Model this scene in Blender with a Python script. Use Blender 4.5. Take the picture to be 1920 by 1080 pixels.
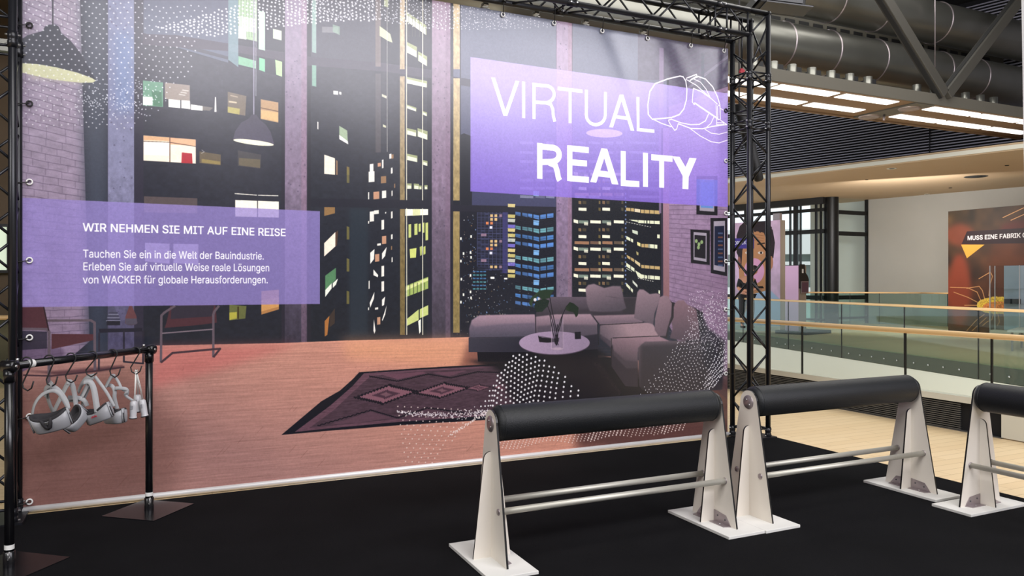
import bpy, bmesh, math, random
import numpy as np
from mathutils import Vector, Matrix, Euler

for _o in list(bpy.data.objects):
    bpy.data.objects.remove(_o)
SC = bpy.context.scene
COL = SC.collection
PI = math.pi

# ---------------------------------------------------------------- camera
CAM_H = 1.55
FPX, CX, CY = 1448.0, 960.0, 528.0
YAW = math.atan2(1448.0, 3040.0)
cd = bpy.data.cameras.new('camera')
cam = bpy.data.objects.new('camera', cd)
COL.objects.link(cam)
cam.location = (0, 0, CAM_H)
cam.rotation_euler = (PI/2, 0, -YAW)
cd.sensor_width = 36.0
cd.lens = 36.0*FPX/1920.0
cd.shift_y = -12.0/1920.0
cd.clip_end = 300
SC.camera = cam

# ---------------------------------------------------------------- view, world, lights
SC.view_settings.view_transform = 'Standard'
SC.view_settings.look = 'None'
SC.view_settings.gamma = 1.0
SC.view_settings.use_curve_mapping = False
SC.view_settings.exposure = 0.22
SC.render.film_transparent = False

w = bpy.data.worlds.new('daylight'); SC.world = w; w.use_nodes = True
w.node_tree.nodes['Background'].inputs['Color'].default_value = (0.86, 0.93, 1.0, 1)
w.node_tree.nodes['Background'].inputs['Strength'].default_value = 1.5

def area(name, loc, target, sx, sy, power, color=(1, 1, 1), spread=180):
    l = bpy.data.lights.new(name, 'AREA'); l.shape = 'RECTANGLE'
    l.size = sx; l.size_y = sy; l.energy = power; l.color = color; l.spread = math.radians(spread)
    o = bpy.data.objects.new(name, l); COL.objects.link(o)
    o.location = loc
    o.rotation_euler = (Vector(target)-Vector(loc)).to_track_quat('-Z', 'Y').to_euler()
    return o
# daylight from the high glazing of the hall behind the viewer
area('skylight_front', (7.0, -9.0, 7.95), (5.0, 6, 2.6), 17, 2.6, 1800, (0.955, 0.935, 1.0))
# added overhead fill for the stage, no real fitting behind it
area('stage_fill', (2.2, 0.2, 8.8), (2.8, 3.6, 0), 8, 5, 780, (1.0, 0.97, 0.94))
area('left_fill', (-8.5, -1.0, 6.5), (3.0, 4.4, 0.6), 5, 4, 520, (1.0, 0.985, 0.97))  # added side fill for the rail panels and left of the print
# added fills that brighten the atrium and the far walkway
area('atrium_fill', (11.5, 9.5, 8.7), (11.5, 10.5, 0), 7, 9, 640, (1.0, 0.97, 0.92))
area('rear_fill', (19.8, 15.2, 3.6), (23.4, 17.6, 1.9), 3, 1.6, 190, (1.0, 0.97, 0.93))  # added fill below the soffit, aimed at the far wall
# added upward fill in the void, stands in for floor bounce onto the soffit
area('bounce_fill_below', (10.6, 9.5, -3.8), (12.5, 11.0, 6), 3.4, 14, 520, (1.0, 0.95, 0.86))

# ---------------------------------------------------------------- helpers
def props(o, label=None, cat=None, group=None, kind=None):
    if label: o['label'] = label
    if cat: o['category'] = cat
    if group: o['group'] = group
    if kind: o['kind'] = kind
    return o
def thing(name, label, cat, loc=(0, 0, 0), rz=0.0, group=None):
    o = bpy.data.objects.new(name, None); COL.objects.link(o)
    o.location = loc; o.rotation_euler = (0, 0, rz); o.empty_display_size = 0.1
    return props(o, label, cat, group)
def new_obj(name, me, parent=None, loc=None):
    o = bpy.data.objects.new(name, me); COL.objects.link(o)
    if parent is not None: o.parent = parent
    if loc is not None: o.location = loc
    return o
class MB:
    """collects shapes into one mesh"""
    def __init__(s): s.v = []; s.f = []; s.m = []; s.sm = []
    def add(s, vs, fs, m=0, smooth=False):
        b = len(s.v); s.v += [tuple(p) for p in vs]
        s.f += [tuple(b+i for i in f) for f in fs]
        s.m += [m]*len(fs); s.sm += [smooth]*len(fs)
        return s
    def box(s, c, d, rot=None, m=0):
        x, y, z = d[0]/2, d[1]/2, d[2]/2
        vs = [Vector((a*x, b*y, g*z)) for a in (-1, 1) for b in (-1, 1) for g in (-1, 1)]
        if rot is not None: vs = [rot @ p for p in vs]
        vs = [p+Vector(c) for p in vs]
        return s.add(vs, [(0, 1, 3, 2), (4, 6, 7, 5), (0, 4, 5, 1), (2, 3, 7, 6), (0, 2, 6, 4), (1, 5, 7, 3)], m)
    def span(s, a, b, m=0):
        return s.box([(a[i]+b[i])/2 for i in range(3)], [abs(b[i]-a[i]) for i in range(3)], None, m)
    def tube(s, pts, r, n=8, m=0, cap=True, closed=False):
        pts = [Vector(p) for p in pts]; rings = []
        k = len(pts)
        rr = r if isinstance(r, (list, tuple)) else [r]*k
        up = None
        for i, p in enumerate(pts):
            if closed: t = pts[(i+1) % k]-pts[i-1]
            else: t = (pts[min(i+1, k-1)]-pts[max(i-1, 0)])
            t.normalize()
            if up is None:
                up = Vector((0, 0, 1)) if abs(t.z) < .9 else Vector((1, 0, 0))
            a = t.cross(up)
            if a.length < 1e-6: a = t.cross(Vector((0, 1, 0)))
            a.normalize(); b = a.cross(t).normalized(); up = b
            rings.append([p+(a*math.cos(2*PI*j/n)+b*math.sin(2*PI*j/n))*rr[i] for j in range(n)])
        vs = [q for g in rings for q in g]; fs = []
        for i in range(k if closed else k-1):
            i2 = (i+1) % k
            for j in range(n):
                j2 = (j+1) % n
                fs.append((i*n+j, i*n+j2, i2*n+j2, i2*n+j))
        s.add(vs, fs, m, True)
        if cap and not closed:
            b = len(s.v)-len(vs)
            s.f += [tuple(b+j for j in range(n))[::-1], tuple(b+(k-1)*n+j for j in range(n))]
            s.m += [m, m]; s.sm += [False, False]
        return s
    def ribbon(s, pts, wdir, width, th=0.003, m=0):
        """flat strap along pts, width vectors per point or one"""
        pts = [Vector(p) for p in pts]; k = len(pts)
        wd = wdir if isinstance(wdir, list) else [wdir]*k
        ww = width if isinstance(width, (list, tuple)) else [width]*k
        vs = []
        for i, p in enumerate(pts):
            t = (pts[min(i+1, k-1)]-pts[max(i-1, 0)]).normalized()
            a = Vector(wd[i]); a = (a-t*a.dot(t)).normalized(); nn = t.cross(a).normalized()
            for sx, sn in ((-1, -1), (1, -1), (1, 1), (-1, 1)):
                vs.append(p+a*sx*ww[i]/2+nn*sn*th/2)
        fs = [(0, 1, 2, 3), tuple((k-1)*4+q for q in (3, 2, 1, 0))]
        for i in range(k-1):
            for j in range(4):
                fs.append((i*4+j, i*4+(j+1) % 4, (i+1)*4+(j+1) % 4, (i+1)*4+j))
        return s.add(vs, fs, m, True)
    def prism(s, pts2, axis, a, b, m=0, mside=None):
        """extrude 2D outline along axis from a to b. axis x: pts=(y,z); y: (x,z); z: (x,y)"""
        def P(p, t):
            return (t, p[0], p[1]) if axis == 'x' else ((p[0], t, p[1]) if axis == 'y' else (p[0], p[1], t))
        n = len(pts2)
        vs = [P(p, a) for p in pts2]+[P(p, b) for p in pts2]
        s.add(vs, [tuple(range(n))[::-1], tuple(range(n, 2*n))], m)
        base = len(s.v)-2*n
        for i in range(n):
            j = (i+1) % n
            s.f.append((base+i, base+j, base+n+j, base+n+i)); s.m.append(m if mside is None else mside); s.sm.append(False)
        return s
    def lathe(s, prof, n=24, m=0, c=(0, 0, 0), axis='z'):
        vs = []; k = len(prof)
        for r, z in prof:
            for j in range(n):
                a = 2*PI*j/n; x, y = r*math.cos(a), r*math.sin(a)
                q = (x, y, z) if axis == 'z' else ((z, x, y) if axis == 'x' else (x, z, y))
                vs.append((q[0]+c[0], q[1]+c[1], q[2]+c[2]))
        fs = []
        for i in range(k-1):
            for j in range(n):
                j2 = (j+1) % n
                fs.append((i*n+j, i*n+j2, (i+1)*n+j2, (i+1)*n+j))
        return s.add(vs, fs, m, True)
    def build(s, name, mats, parent=None, bevel=0, loc=None):
        me = bpy.data.meshes.new(name)
        me.from_pydata(s.v, [], s.f); me.validate()
        if not isinstance(mats, (list, tuple)): mats = [mats]
        for q in mats: me.materials.append(q)
        if len(me.polygons) == len(s.f):
            me.polygons.foreach_set('material_index', s.m)
            me.polygons.foreach_set('use_smooth', s.sm)
        bm = bmesh.new(); bm.from_mesh(me)
        bmesh.ops.recalc_face_normals(bm, faces=bm.faces)
        if bevel:
            es = [e for e in bm.edges if len(e.link_faces) == 2 and e.calc_face_angle(0) > 0.6]
            bmesh.ops.bevel(bm, geom=es, offset=bevel, segments=2, profile=0.5, affect='EDGES')
        bm.to_mesh(me); bm.free()
        return new_obj(name, me, parent, loc)
def copy_tree(o, parent=None, **kw):
    c = o.copy(); COL.objects.link(c)
    if parent is not None: c.parent = parent
    for ch in list(o.children): copy_tree(ch, c)
    return c

# ---------------------------------------------------------------- materials
def lin(c):
    return tuple(((x/255.0)/12.92 if x <= 10.3 else ((x/255.0+0.055)/1.055)**2.4) for x in c)
MATS = {}
def mat(name, col, rough=0.5, metal=0.0, noise=0.0, nscale=8.0, bump=0.0, bscale=60.0, spec=0.5, coat=0.0, stretch=(1, 1, 1), emit=None, estr=1.0):
    m = bpy.data.materials.new(name); m.use_nodes = True
    nt = m.node_tree; b = nt.nodes['Principled BSDF']
    c = lin(col)
    b.inputs['Base Color'].default_value = (*c, 1); b.inputs['Roughness'].default_value = rough
    b.inputs['Metallic'].default_value = metal; b.inputs['Specular IOR Level'].default_value = spec
    b.inputs['Coat Weight'].default_value = coat
    tc = nt.nodes.new('ShaderNodeTexCoord'); mp = nt.nodes.new('ShaderNodeMapping')
    mp.inputs['Scale'].default_value = stretch
    nt.links.new(tc.outputs['Object'], mp.inputs['Vector'])
    n1 = nt.nodes.new('ShaderNodeTexNoise'); n1.inputs['Scale'].default_value = nscale; n1.inputs['Detail'].default_value = 5
    nt.links.new(mp.outputs[0], n1.inputs['Vector'])
    if noise > 0:
        r = nt.nodes.new('ShaderNodeMapRange'); r.inputs['To Min'].default_value = 1-noise; r.inputs['To Max'].default_value = 1+noise
        nt.links.new(n1.outputs['Fac'], r.inputs['Value'])
        mx = nt.nodes.new('ShaderNodeMix'); mx.data_type = 'RGBA'; mx.blend_type = 'MULTIPLY'; mx.inputs['Factor'].default_value = 1
        mx.inputs['A'].default_value = (*c, 1)
        nt.links.new(r.outputs[0], mx.inputs['B']); nt.links.new(mx.outputs['Result'], b.inputs['Base Color'])
    if bump > 0:
        n2 = nt.nodes.new('ShaderNodeTexNoise'); n2.inputs['Scale'].default_value = bscale; n2.inputs['Detail'].default_value = 4
        nt.links.new(mp.outputs[0], n2.inputs['Vector'])
        bp = nt.nodes.new('ShaderNodeBump'); bp.inputs['Strength'].default_value = bump; bp.inputs['Distance'].default_value = 0.01
        nt.links.new(n2.outputs['Fac'], bp.inputs['Height']); nt.links.new(bp.outputs[0], b.inputs['Normal'])
    if emit:
        b.inputs['Emission Color'].default_value = (*lin(emit), 1); b.inputs['Emission Strength'].default_value = estr
    MATS[name] = m
    return m
M_TRUSS = mat('truss_black_powder_coat', (30, 31, 36), 0.32, 0.35, 0.1, 30)
M_BOLT = mat('zinc_bolt', (190, 190, 190), 0.3, 0.9)
M_BLACK = mat('matte_black', (22, 22, 24), 0.6, 0, 0.1)
M_RACK = mat('rack_black_enamel', (20, 20, 23), 0.25, 0.1, 0.1)
M_CARPET = mat('black_carpet', (20, 20, 22), 0.95, 0, 0.35, 2.2, 0.5, 260, spec=0.05)
M_FLOORM = None
M_HPL = mat('white_laminate', (220, 213, 203), 0.42, 0, 0.025, 5)
M_EDGE = mat('black_laminate_core', (18, 18, 20), 0.4)
M_BASE = mat('white_base_board', (214, 213, 209), 0.55, 0, 0.03, 5)
M_LEATHER = mat('black_vinyl_upholstery', (24, 26, 29), 0.48, 0, 0.1, 3, 0.25, 220, spec=0.35)
M_STEEL = mat('brushed_steel_tube', (190, 188, 178), 0.5, 0.6, 0.08, 10, 0, 60, stretch=(1, 20, 20))
M_PLATE = mat('galvanised_plate', (165, 155, 158), 0.38, 0.75, 0.12, 25)
M_ALU = mat('aluminium_profile', (222, 221, 222), 0.45, 0.3)
M_LABEL = mat('white_sticker', (215, 215, 212), 0.5)
M_EYELET = mat('white_plastic_eyelet', (220, 220, 218), 0.35)
M_VRGREY = mat('pale_grey_plastic', (146, 147, 152), 0.42, 0, 0.03)
M_VRSTRAP = mat('light_grey_elastic', (160, 161, 164), 0.8, 0, 0.05, 40, 0.3, 400)
M_FOAM = mat('dark_foam', (40, 38, 42), 0.85, 0, 0.1, 40, 0.3, 300)
M_DKGREY = mat('dark_grey_plastic', (72, 72, 76), 0.5)
M_RED = mat('red_print', (190, 60, 75), 0.6)
M_WHITEP = mat('white_plastic', (188, 188, 192), 0.3)
M_WHITE = mat('white_painted_slab', (205, 203, 190), 0.6, 0, 0.03, 1.5)
M_WALLFAR = mat('far_plaster_wall', (172, 169, 163), 0.85, 0, 0.06, 1.2, 0.15, 6)
M_SOFFIT = mat('beige_soffit', (182, 158, 128), 0.8, 0, 0.04, 1.0)
M_DARKC = mat('dark_ceiling', (26, 26, 26), 0.9)
M_LOUVRE = mat('grey_louvre_slat', (150, 148, 162), 0.5, 0.1)
M_LOUVBACK = mat('louvre_backing', (12, 12, 16), 0.9)
M_DUCT = mat('galvanised_duct', (132, 132, 126), 0.34, 0.85, 0.15, 2.0, 0.1, 3)
M_STRUT = mat('dark_grey_strut', (60, 58, 53), 0.6, 0, 0.05)
M_RAFT = mat('grey_ceiling_raft', (88, 85, 77), 0.6, 0, 0.05)
M_RAFTU = mat('brown_raft_underside', (118, 92, 66), 0.55, 0, 0.1, 3)
M_GLOW = mat('luminous_ceiling_panel', (240, 240, 236), 0.5, emit=(255, 252, 246), estr=1.35)
M_FRAME = mat('black_window_steel', (28, 28, 29), 0.4, 0.4)
M_WOODRAIL = mat('pale_beech_handrail', (216, 180, 128), 0.42, 0, 0.06, 6, stretch=(1, 1, 8))
M_GRILL = mat('grille_slat_grey', (105, 106, 108), 0.4, 0.6)
M_COLW = mat('white_column', (190, 190, 192), 0.7)

def glass_mat(name, tint, rough=0.02, refl=1.0):
    m = bpy.data.materials.new(name); m.use_nodes = True; nt = m.node_tree; nt.nodes.clear()
    out = nt.nodes.new('ShaderNodeOutputMaterial'); mx = nt.nodes.new('ShaderNodeMixShader')
    tr = nt.nodes.new('ShaderNodeBsdfTransparent'); tr.inputs[0].default_value = (*tint, 1)
    gl = nt.nodes.new('ShaderNodeBsdfGlossy'); gl.inputs['Roughness'].default_value = rough
    fr = nt.nodes.new('ShaderNodeLayerWeight'); pw = nt.nodes.new('ShaderNodeMath'); pw.operation = 'POWER'; pw.inputs[1].default_value = 5.0
    mu = nt.nodes.new('ShaderNodeMath'); mu.operation = 'MULTIPLY_ADD'; mu.inputs[1].default_value = 0.9*refl; mu.inputs[2].default_value = 0.045*refl
    nt.links.new(fr.outputs['Facing'], pw.inputs[0]); nt.links.new(pw.outputs[0], mu.inputs[0]); nt.links.new(mu.outputs[0], mx.inputs[0])
    nt.links.new(tr.outputs[0], mx.inputs[1]); nt.links.new(gl.outputs[0], mx.inputs[2]); nt.links.new(mx.outputs[0], out.inputs[0])
    return m
M_GLASS = glass_mat('green_tinted_glass', (0.955, 0.975, 0.955))
M_GLASS2 = glass_mat('far_green_glass', (0.70, 0.80, 0.765))
M_WINGLASS = glass_mat('window_glass', (0.93, 0.96, 0.96))

def floor_mat():
    m = bpy.data.materials.new('beige_parquet_floor'); m.use_nodes = True; nt = m.node_tree; b = nt.nodes['Principled BSDF']
    tc = nt.nodes.new('ShaderNodeTexCoord')
    br = nt.nodes.new('ShaderNodeTexBrick'); br.inputs['Scale'].default_value = 1.0
    br.inputs['Color1'].default_value = (*lin((226, 202, 162)), 1); br.inputs['Color2'].default_value = (*lin((220, 194, 152)), 1)
    br.inputs['Mortar'].default_value = (*lin((196, 168, 124)), 1)
    br.inputs['Mortar Size'].default_value = 0.004; br.inputs['Brick Width'].default_value = 0.9; br.inputs['Row Height'].default_value = 0.12
    nt.links.new(tc.outputs['Object'], br.inputs['Vector']); nt.links.new(br.outputs['Color'], b.inputs['Base Color'])
    b.inputs['Roughness'].default_value = 0.45; b.inputs['Specular IOR Level'].default_value = 0.4
    return m
M_FLOORM = floor_mat()

# ---------------------------------------------------------------- measured points -> surface coordinates
RX, RY = math.cos(YAW), -math.sin(YAW)      # direction across the view, in plan
DX, DY = math.sin(YAW), math.cos(YAW)       # direction of view, in plan
def on_y(u, v, Y):
    a = (u-CX)/FPX; px = DX+a*RX; py = DY+a*RY; d = Y/py
    return d*px, CAM_H-(v-CY)/FPX*d
def on_x(u, v, X):
    a = (u-CX)/FPX; px = DX+a*RX; py = DY+a*RY; d = X/px
    return d*py, CAM_H-(v-CY)/FPX*d
def at_depth(u, v, d):
    a = (u-CX)/FPX
    return Vector((d*(DX+a*RX), d*(DY+a*RY), CAM_H-(v-CY)/FPX*d))

# ---------------------------------------------------------------- flat print painter (numpy canvas, row 0 = bottom)
class Canvas:
    def __init__(s, mapper, x0, z0, x1, z1, S, bg):
        s.mp = mapper; s.x0, s.z0, s.S = x0, z0, S
        s.W = int(round((x1-x0)*S)); s.H = int(round((z1-z0)*S))
        s.a = np.empty((s.H, s.W, 3), np.float32); s.a[:] = np.array(bg, np.float32)/255
        s.rng = np.random.RandomState(5)
    def c(s, pts):
        return np.array([((x-s.x0)*s.S, (z-s.z0)*s.S) for x, z in (s.mp(u, v) for u, v in pts)], float)
    def cover(s, rings, pad=0):
        al = np.concatenate(rings)
        xa, ya = np.floor(al.min(0)).astype(int)-pad; xb, yb = np.ceil(al.max(0)).astype(int)+1+pad
        xa, ya = max(xa, 0), max(ya, 0); xb, yb = min(xb, s.W), min(yb, s.H)
        if xb <= xa or yb <= ya: return None
        cov = np.zeros((yb-ya, xb-xa), np.float32); n = xb-xa
        e0 = np.concatenate(rings); e1 = np.concatenate([np.roll(r, -1, 0) for r in rings])
        SS = 3; xs = np.arange(n)+xa
        for r in range(yb-ya):
            for k in range(SS):
                y = ya+r+(k+.5)/SS
                q = (e0[:, 1] <= y) != (e1[:, 1] <= y)
                if not q.any(): continue
                A = e0[q]; B = e1[q]
                xx = np.sort(A[:, 0]+(y-A[:, 1])/(B[:, 1]-A[:, 1])*(B[:, 0]-A[:, 0]))
                for i in range(0, len(xx)-1, 2):
                    i0 = max(int(xx[i])-xa, 0); i1 = min(int(xx[i+1])+1-xa, n)
                    if i1 <= i0: continue
                    cov[r, i0:i1] += np.clip(np.minimum(xx[i+1], xs[i0:i1]+1)-np.maximum(xx[i], xs[i0:i1]), 0, 1)/SS
        return cov, xa, ya, xb, yb
    def put(s, rings, col, alpha=1.0, blur=0, tex=None):
        r = s.cover(rings, pad=int(blur*3))
        if r is None: return
        cov, xa, ya, xb, yb = r
        if blur:
            b = int(blur)
            for _ in range(3):
                for ax in (0, 1):
                    p = [(0, 0), (0, 0)]; p[ax] = (b+1, b)
                    cs = np.cumsum(np.pad(cov, p, mode='edge'), axis=ax)
                    cov = ((cs[2*b+1:] - cs[:-2*b-1]) if ax == 0 else (cs[:, 2*b+1:]-cs[:, :-2*b-1]))/(2*b+1)
        m = (cov*alpha)[..., None]
        if isinstance(col[0], (tuple, list)):      # linear gradient ((c0,(u,v)),(c1,(u,v)))
            (c0, p0), (c1, p1) = col
            q0, q1 = s.c([p0])[0], s.c([p1])[0]; dv = q1-q0; L = dv@dv
            yy, xx = np.mgrid[ya:yb, xa:xb]
            t = np.clip(((xx-q0[0])*dv[0]+(yy-q0[1])*dv[1])/L, 0, 1)[..., None].astype(np.float32)
            C = (np.array(c0, np.float32)*(1-t)+np.array(c1, np.float32)*t)/255
        else: C = np.array(col, np.float32)/255
        if tex is not None:
            C = C*tex(xa, ya, xb, yb)[..., None]
        s.a[ya:yb, xa:xb] = s.a[ya:yb, xa:xb]*(1-m)+C*m
    def poly(s, pts, col, alpha=1.0, blur=0, tex=None):
        s.put([s.c(pts)], col, alpha, blur, tex)
    def rect(s, u0, v0, u1, v1, col, alpha=1.0, blur=0, tex=None):
        s.poly([(u0, v0), (u1, v0), (u1, v1), (u0, v1)], col, alpha, blur, tex)
    def ell(s, cu, cv, ru, rv, col, alpha=1.0, tilt=0.0, blur=0, tex=None):
        p = []
        for i in range(40):
            t = 2*PI*i/40; x = ru*math.cos(t); y = rv*math.sin(t)
            p.append((cu+x, cv+y+x*tilt))
        s.poly(p, col, alpha, blur, tex)
    def pxs(s, u, v):                              # canvas units per photo pixel (vertical)
        a, b = s.c([(u, v), (u, v+1)]); return abs(a[1]-b[1])
    def stroke(s, pts, w, col, alpha=1.0, joints=True, closed=False):
        q = s.c(pts); k = s.pxs(*pts[0])*w/2
        if closed: q = np.vstack([q, q[:1]])
        rings = []
        for a, b in zip(q[:-1], q[1:]):
            d = b-a; L = math.hypot(*d)
            if L < 1e-6: continue
            nrm = np.array([-d[1], d[0]])/L*k
            s.put([np.array([a+nrm, b+nrm, b-nrm, a-nrm])], col, alpha)
        if joints:
            for a in (q if closed else q[1:-1]):
                s.disc(a[0], a[1], k, col, alpha)
    def disc(s, x, y, r, col, alpha=1.0):
        xa, ya = int(x-r-1), int(y-r-1); xb, yb = int(x+r+2), int(y+r+2)
        if xa < 0 or ya < 0 or xb >= s.W or yb >= s.H: return
        yy, xx = np.mgrid[ya:yb, xa:xb]
        m = (np.clip(r+.5-np.hypot(xx+.5-x, yy+.5-y), 0, 1)*alpha)[..., None]
        s.a[ya:yb, xa:xb] = s.a[ya:yb, xa:xb]*(1-m)+(np.array(col, np.float32)/255)*m
    def dot(s, u, v, r, col=(240, 240, 242), alpha=1.0):
        q = s.c([(u, v)])[0]; s.disc(q[0], q[1], max(r*s.pxs(u, v), .6), col, alpha)
    def text(s, body, u0, v0, u1, cap, col, weight=0.0):
        (x0, z0), (x1, _), (_, z1) = s.mp(u0, v0), s.mp(u1, v0), s.mp(u0, v0-cap)
        size = abs(z1-z0)/0.509; sg = 1 if x1 > x0 else -1
        adv = 0.0; out = []
        for ch in body:
            if ch == ' ': adv += .20; continue
            a, sp = GLYPH[ch]; out.append((adv, sp)); adv += a
        k = abs(x1-x0)/(adv-.04)
        for off, sp in out:
            rings = [np.array([((x0+sg*(off+x-.02)*k-s.x0)*s.S, (z0+y*size-s.z0)*s.S) for x, y in ring]) for ring in sp]
            s.put(rings, col)
            if weight:
                ww = weight*size*s.S/2
                for ring in rings:
                    rr = np.vstack([ring, ring[:1]])
                    for a, b in zip(rr[:-1], rr[1:]):
                        d = b-a; L = math.hypot(*d)
                        if L < 1e-6: continue
                        nn = np.array([-d[1], d[0]])/L*ww; e = d/L*ww*.6
                        s.put([np.array([a+nn-e, b+nn+e, b-nn+e, a-nn-e])], col)
    def image(s, name):
        im = bpy.data.images.new(name, s.W, s.H)
        px = np.ones((s.H, s.W, 4), np.float32); px[..., :3] = np.clip(s.a, 0, 1)
        im.pixels.foreach_set(px.ravel()); im.update(); im.pack()
        return im
def value_noise(H, W, ch, cw, rng):
    """smooth random field, cells ch x cw pixels"""
    gh, gw = int(H/ch)+3, int(W/cw)+3
    g = rng.rand(gh, gw).astype(np.float32)
    y = np.arange(H)/ch; x = np.arange(W)/cw
    yi, xi = y.astype(int), x.astype(int); fy, fx = (y-yi)[:, None], (x-xi)[None]
    fy = fy*fy*(3-2*fy); fx = fx*fx*(3-2*fx)
    A = g[yi][:, xi]; B = g[yi][:, xi+1]; Cc = g[yi+1][:, xi]; D = g[yi+1][:, xi+1]
    return ((A*(1-fx)+B*fx)*(1-fy)+(Cc*(1-fx)+D*fx)*fy).astype(np.float32)
def noise_tex(ch, cw, amp, seed=1, oct=2):
    rng = np.random.RandomState(seed)
    def f(xa, ya, xb, yb):
        H, W = yb-ya, xb-xa; o = np.ones((H, W), np.float32); a = amp
        for k in range(oct):
            o += (value_noise(H, W, max(ch/2**k, 1), max(cw/2**k, 1), rng)-.5)*2*a; a *= .6
        return o
    return f
def print_mat(name, im, rough=0.5, spec=0.5, bumpy=False, gain=1.0, sheen=0.0):
    m = bpy.data.materials.new(name); m.use_nodes = True; nt = m.node_tree; b = nt.nodes['Principled BSDF']
    t = nt.nodes.new('ShaderNodeTexImage'); t.image = im; t.interpolation = 'Cubic'; t.extension = 'EXTEND'
    uv = nt.nodes.new('ShaderNodeUVMap'); uv.uv_map = 'UVMap'
    nt.links.new(uv.outputs[0], t.inputs[0])
    mx = nt.nodes.new('ShaderNodeMix'); mx.data_type = 'RGBA'; mx.blend_type = 'MULTIPLY'; mx.inputs['Factor'].default_value = 1
    mx.inputs['B'].default_value = (gain, gain, gain, 1)
    nt.links.new(t.outputs['Color'], mx.inputs['A']); nt.links.new(mx.outputs['Result'], b.inputs['Base Color'])
    b.inputs['Roughness'].default_value = rough; b.inputs['Specular IOR Level'].default_value = spec
    if bumpy:
        tc = nt.nodes.new('ShaderNodeTexCoord'); n2 = nt.nodes.new('ShaderNodeTexNoise'); n2.inputs['Scale'].default_value = 900
        bp = nt.nodes.new('ShaderNodeBump'); bp.inputs['Strength'].default_value = 0.06; bp.inputs['Distance'].default_value = 0.002
        nt.links.new(tc.outputs['Object'], n2.inputs['Vector']); nt.links.new(n2.outputs['Fac'], bp.inputs['Height']); nt.links.new(bp.outputs[0], b.inputs['Normal'])
    return m
GLYPH = {}
def load_glyphs(s):
    for g in s.split(';'):
        ch, rest = g[0], g[1:]
        adv, sp = rest.split(':')
        GLYPH[ch] = (int(adv)/1000, [[tuple(int(q)/1000 for q in p.split(',')) for p in ring.split(' ')] for ring in sp.split('|')])
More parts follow.
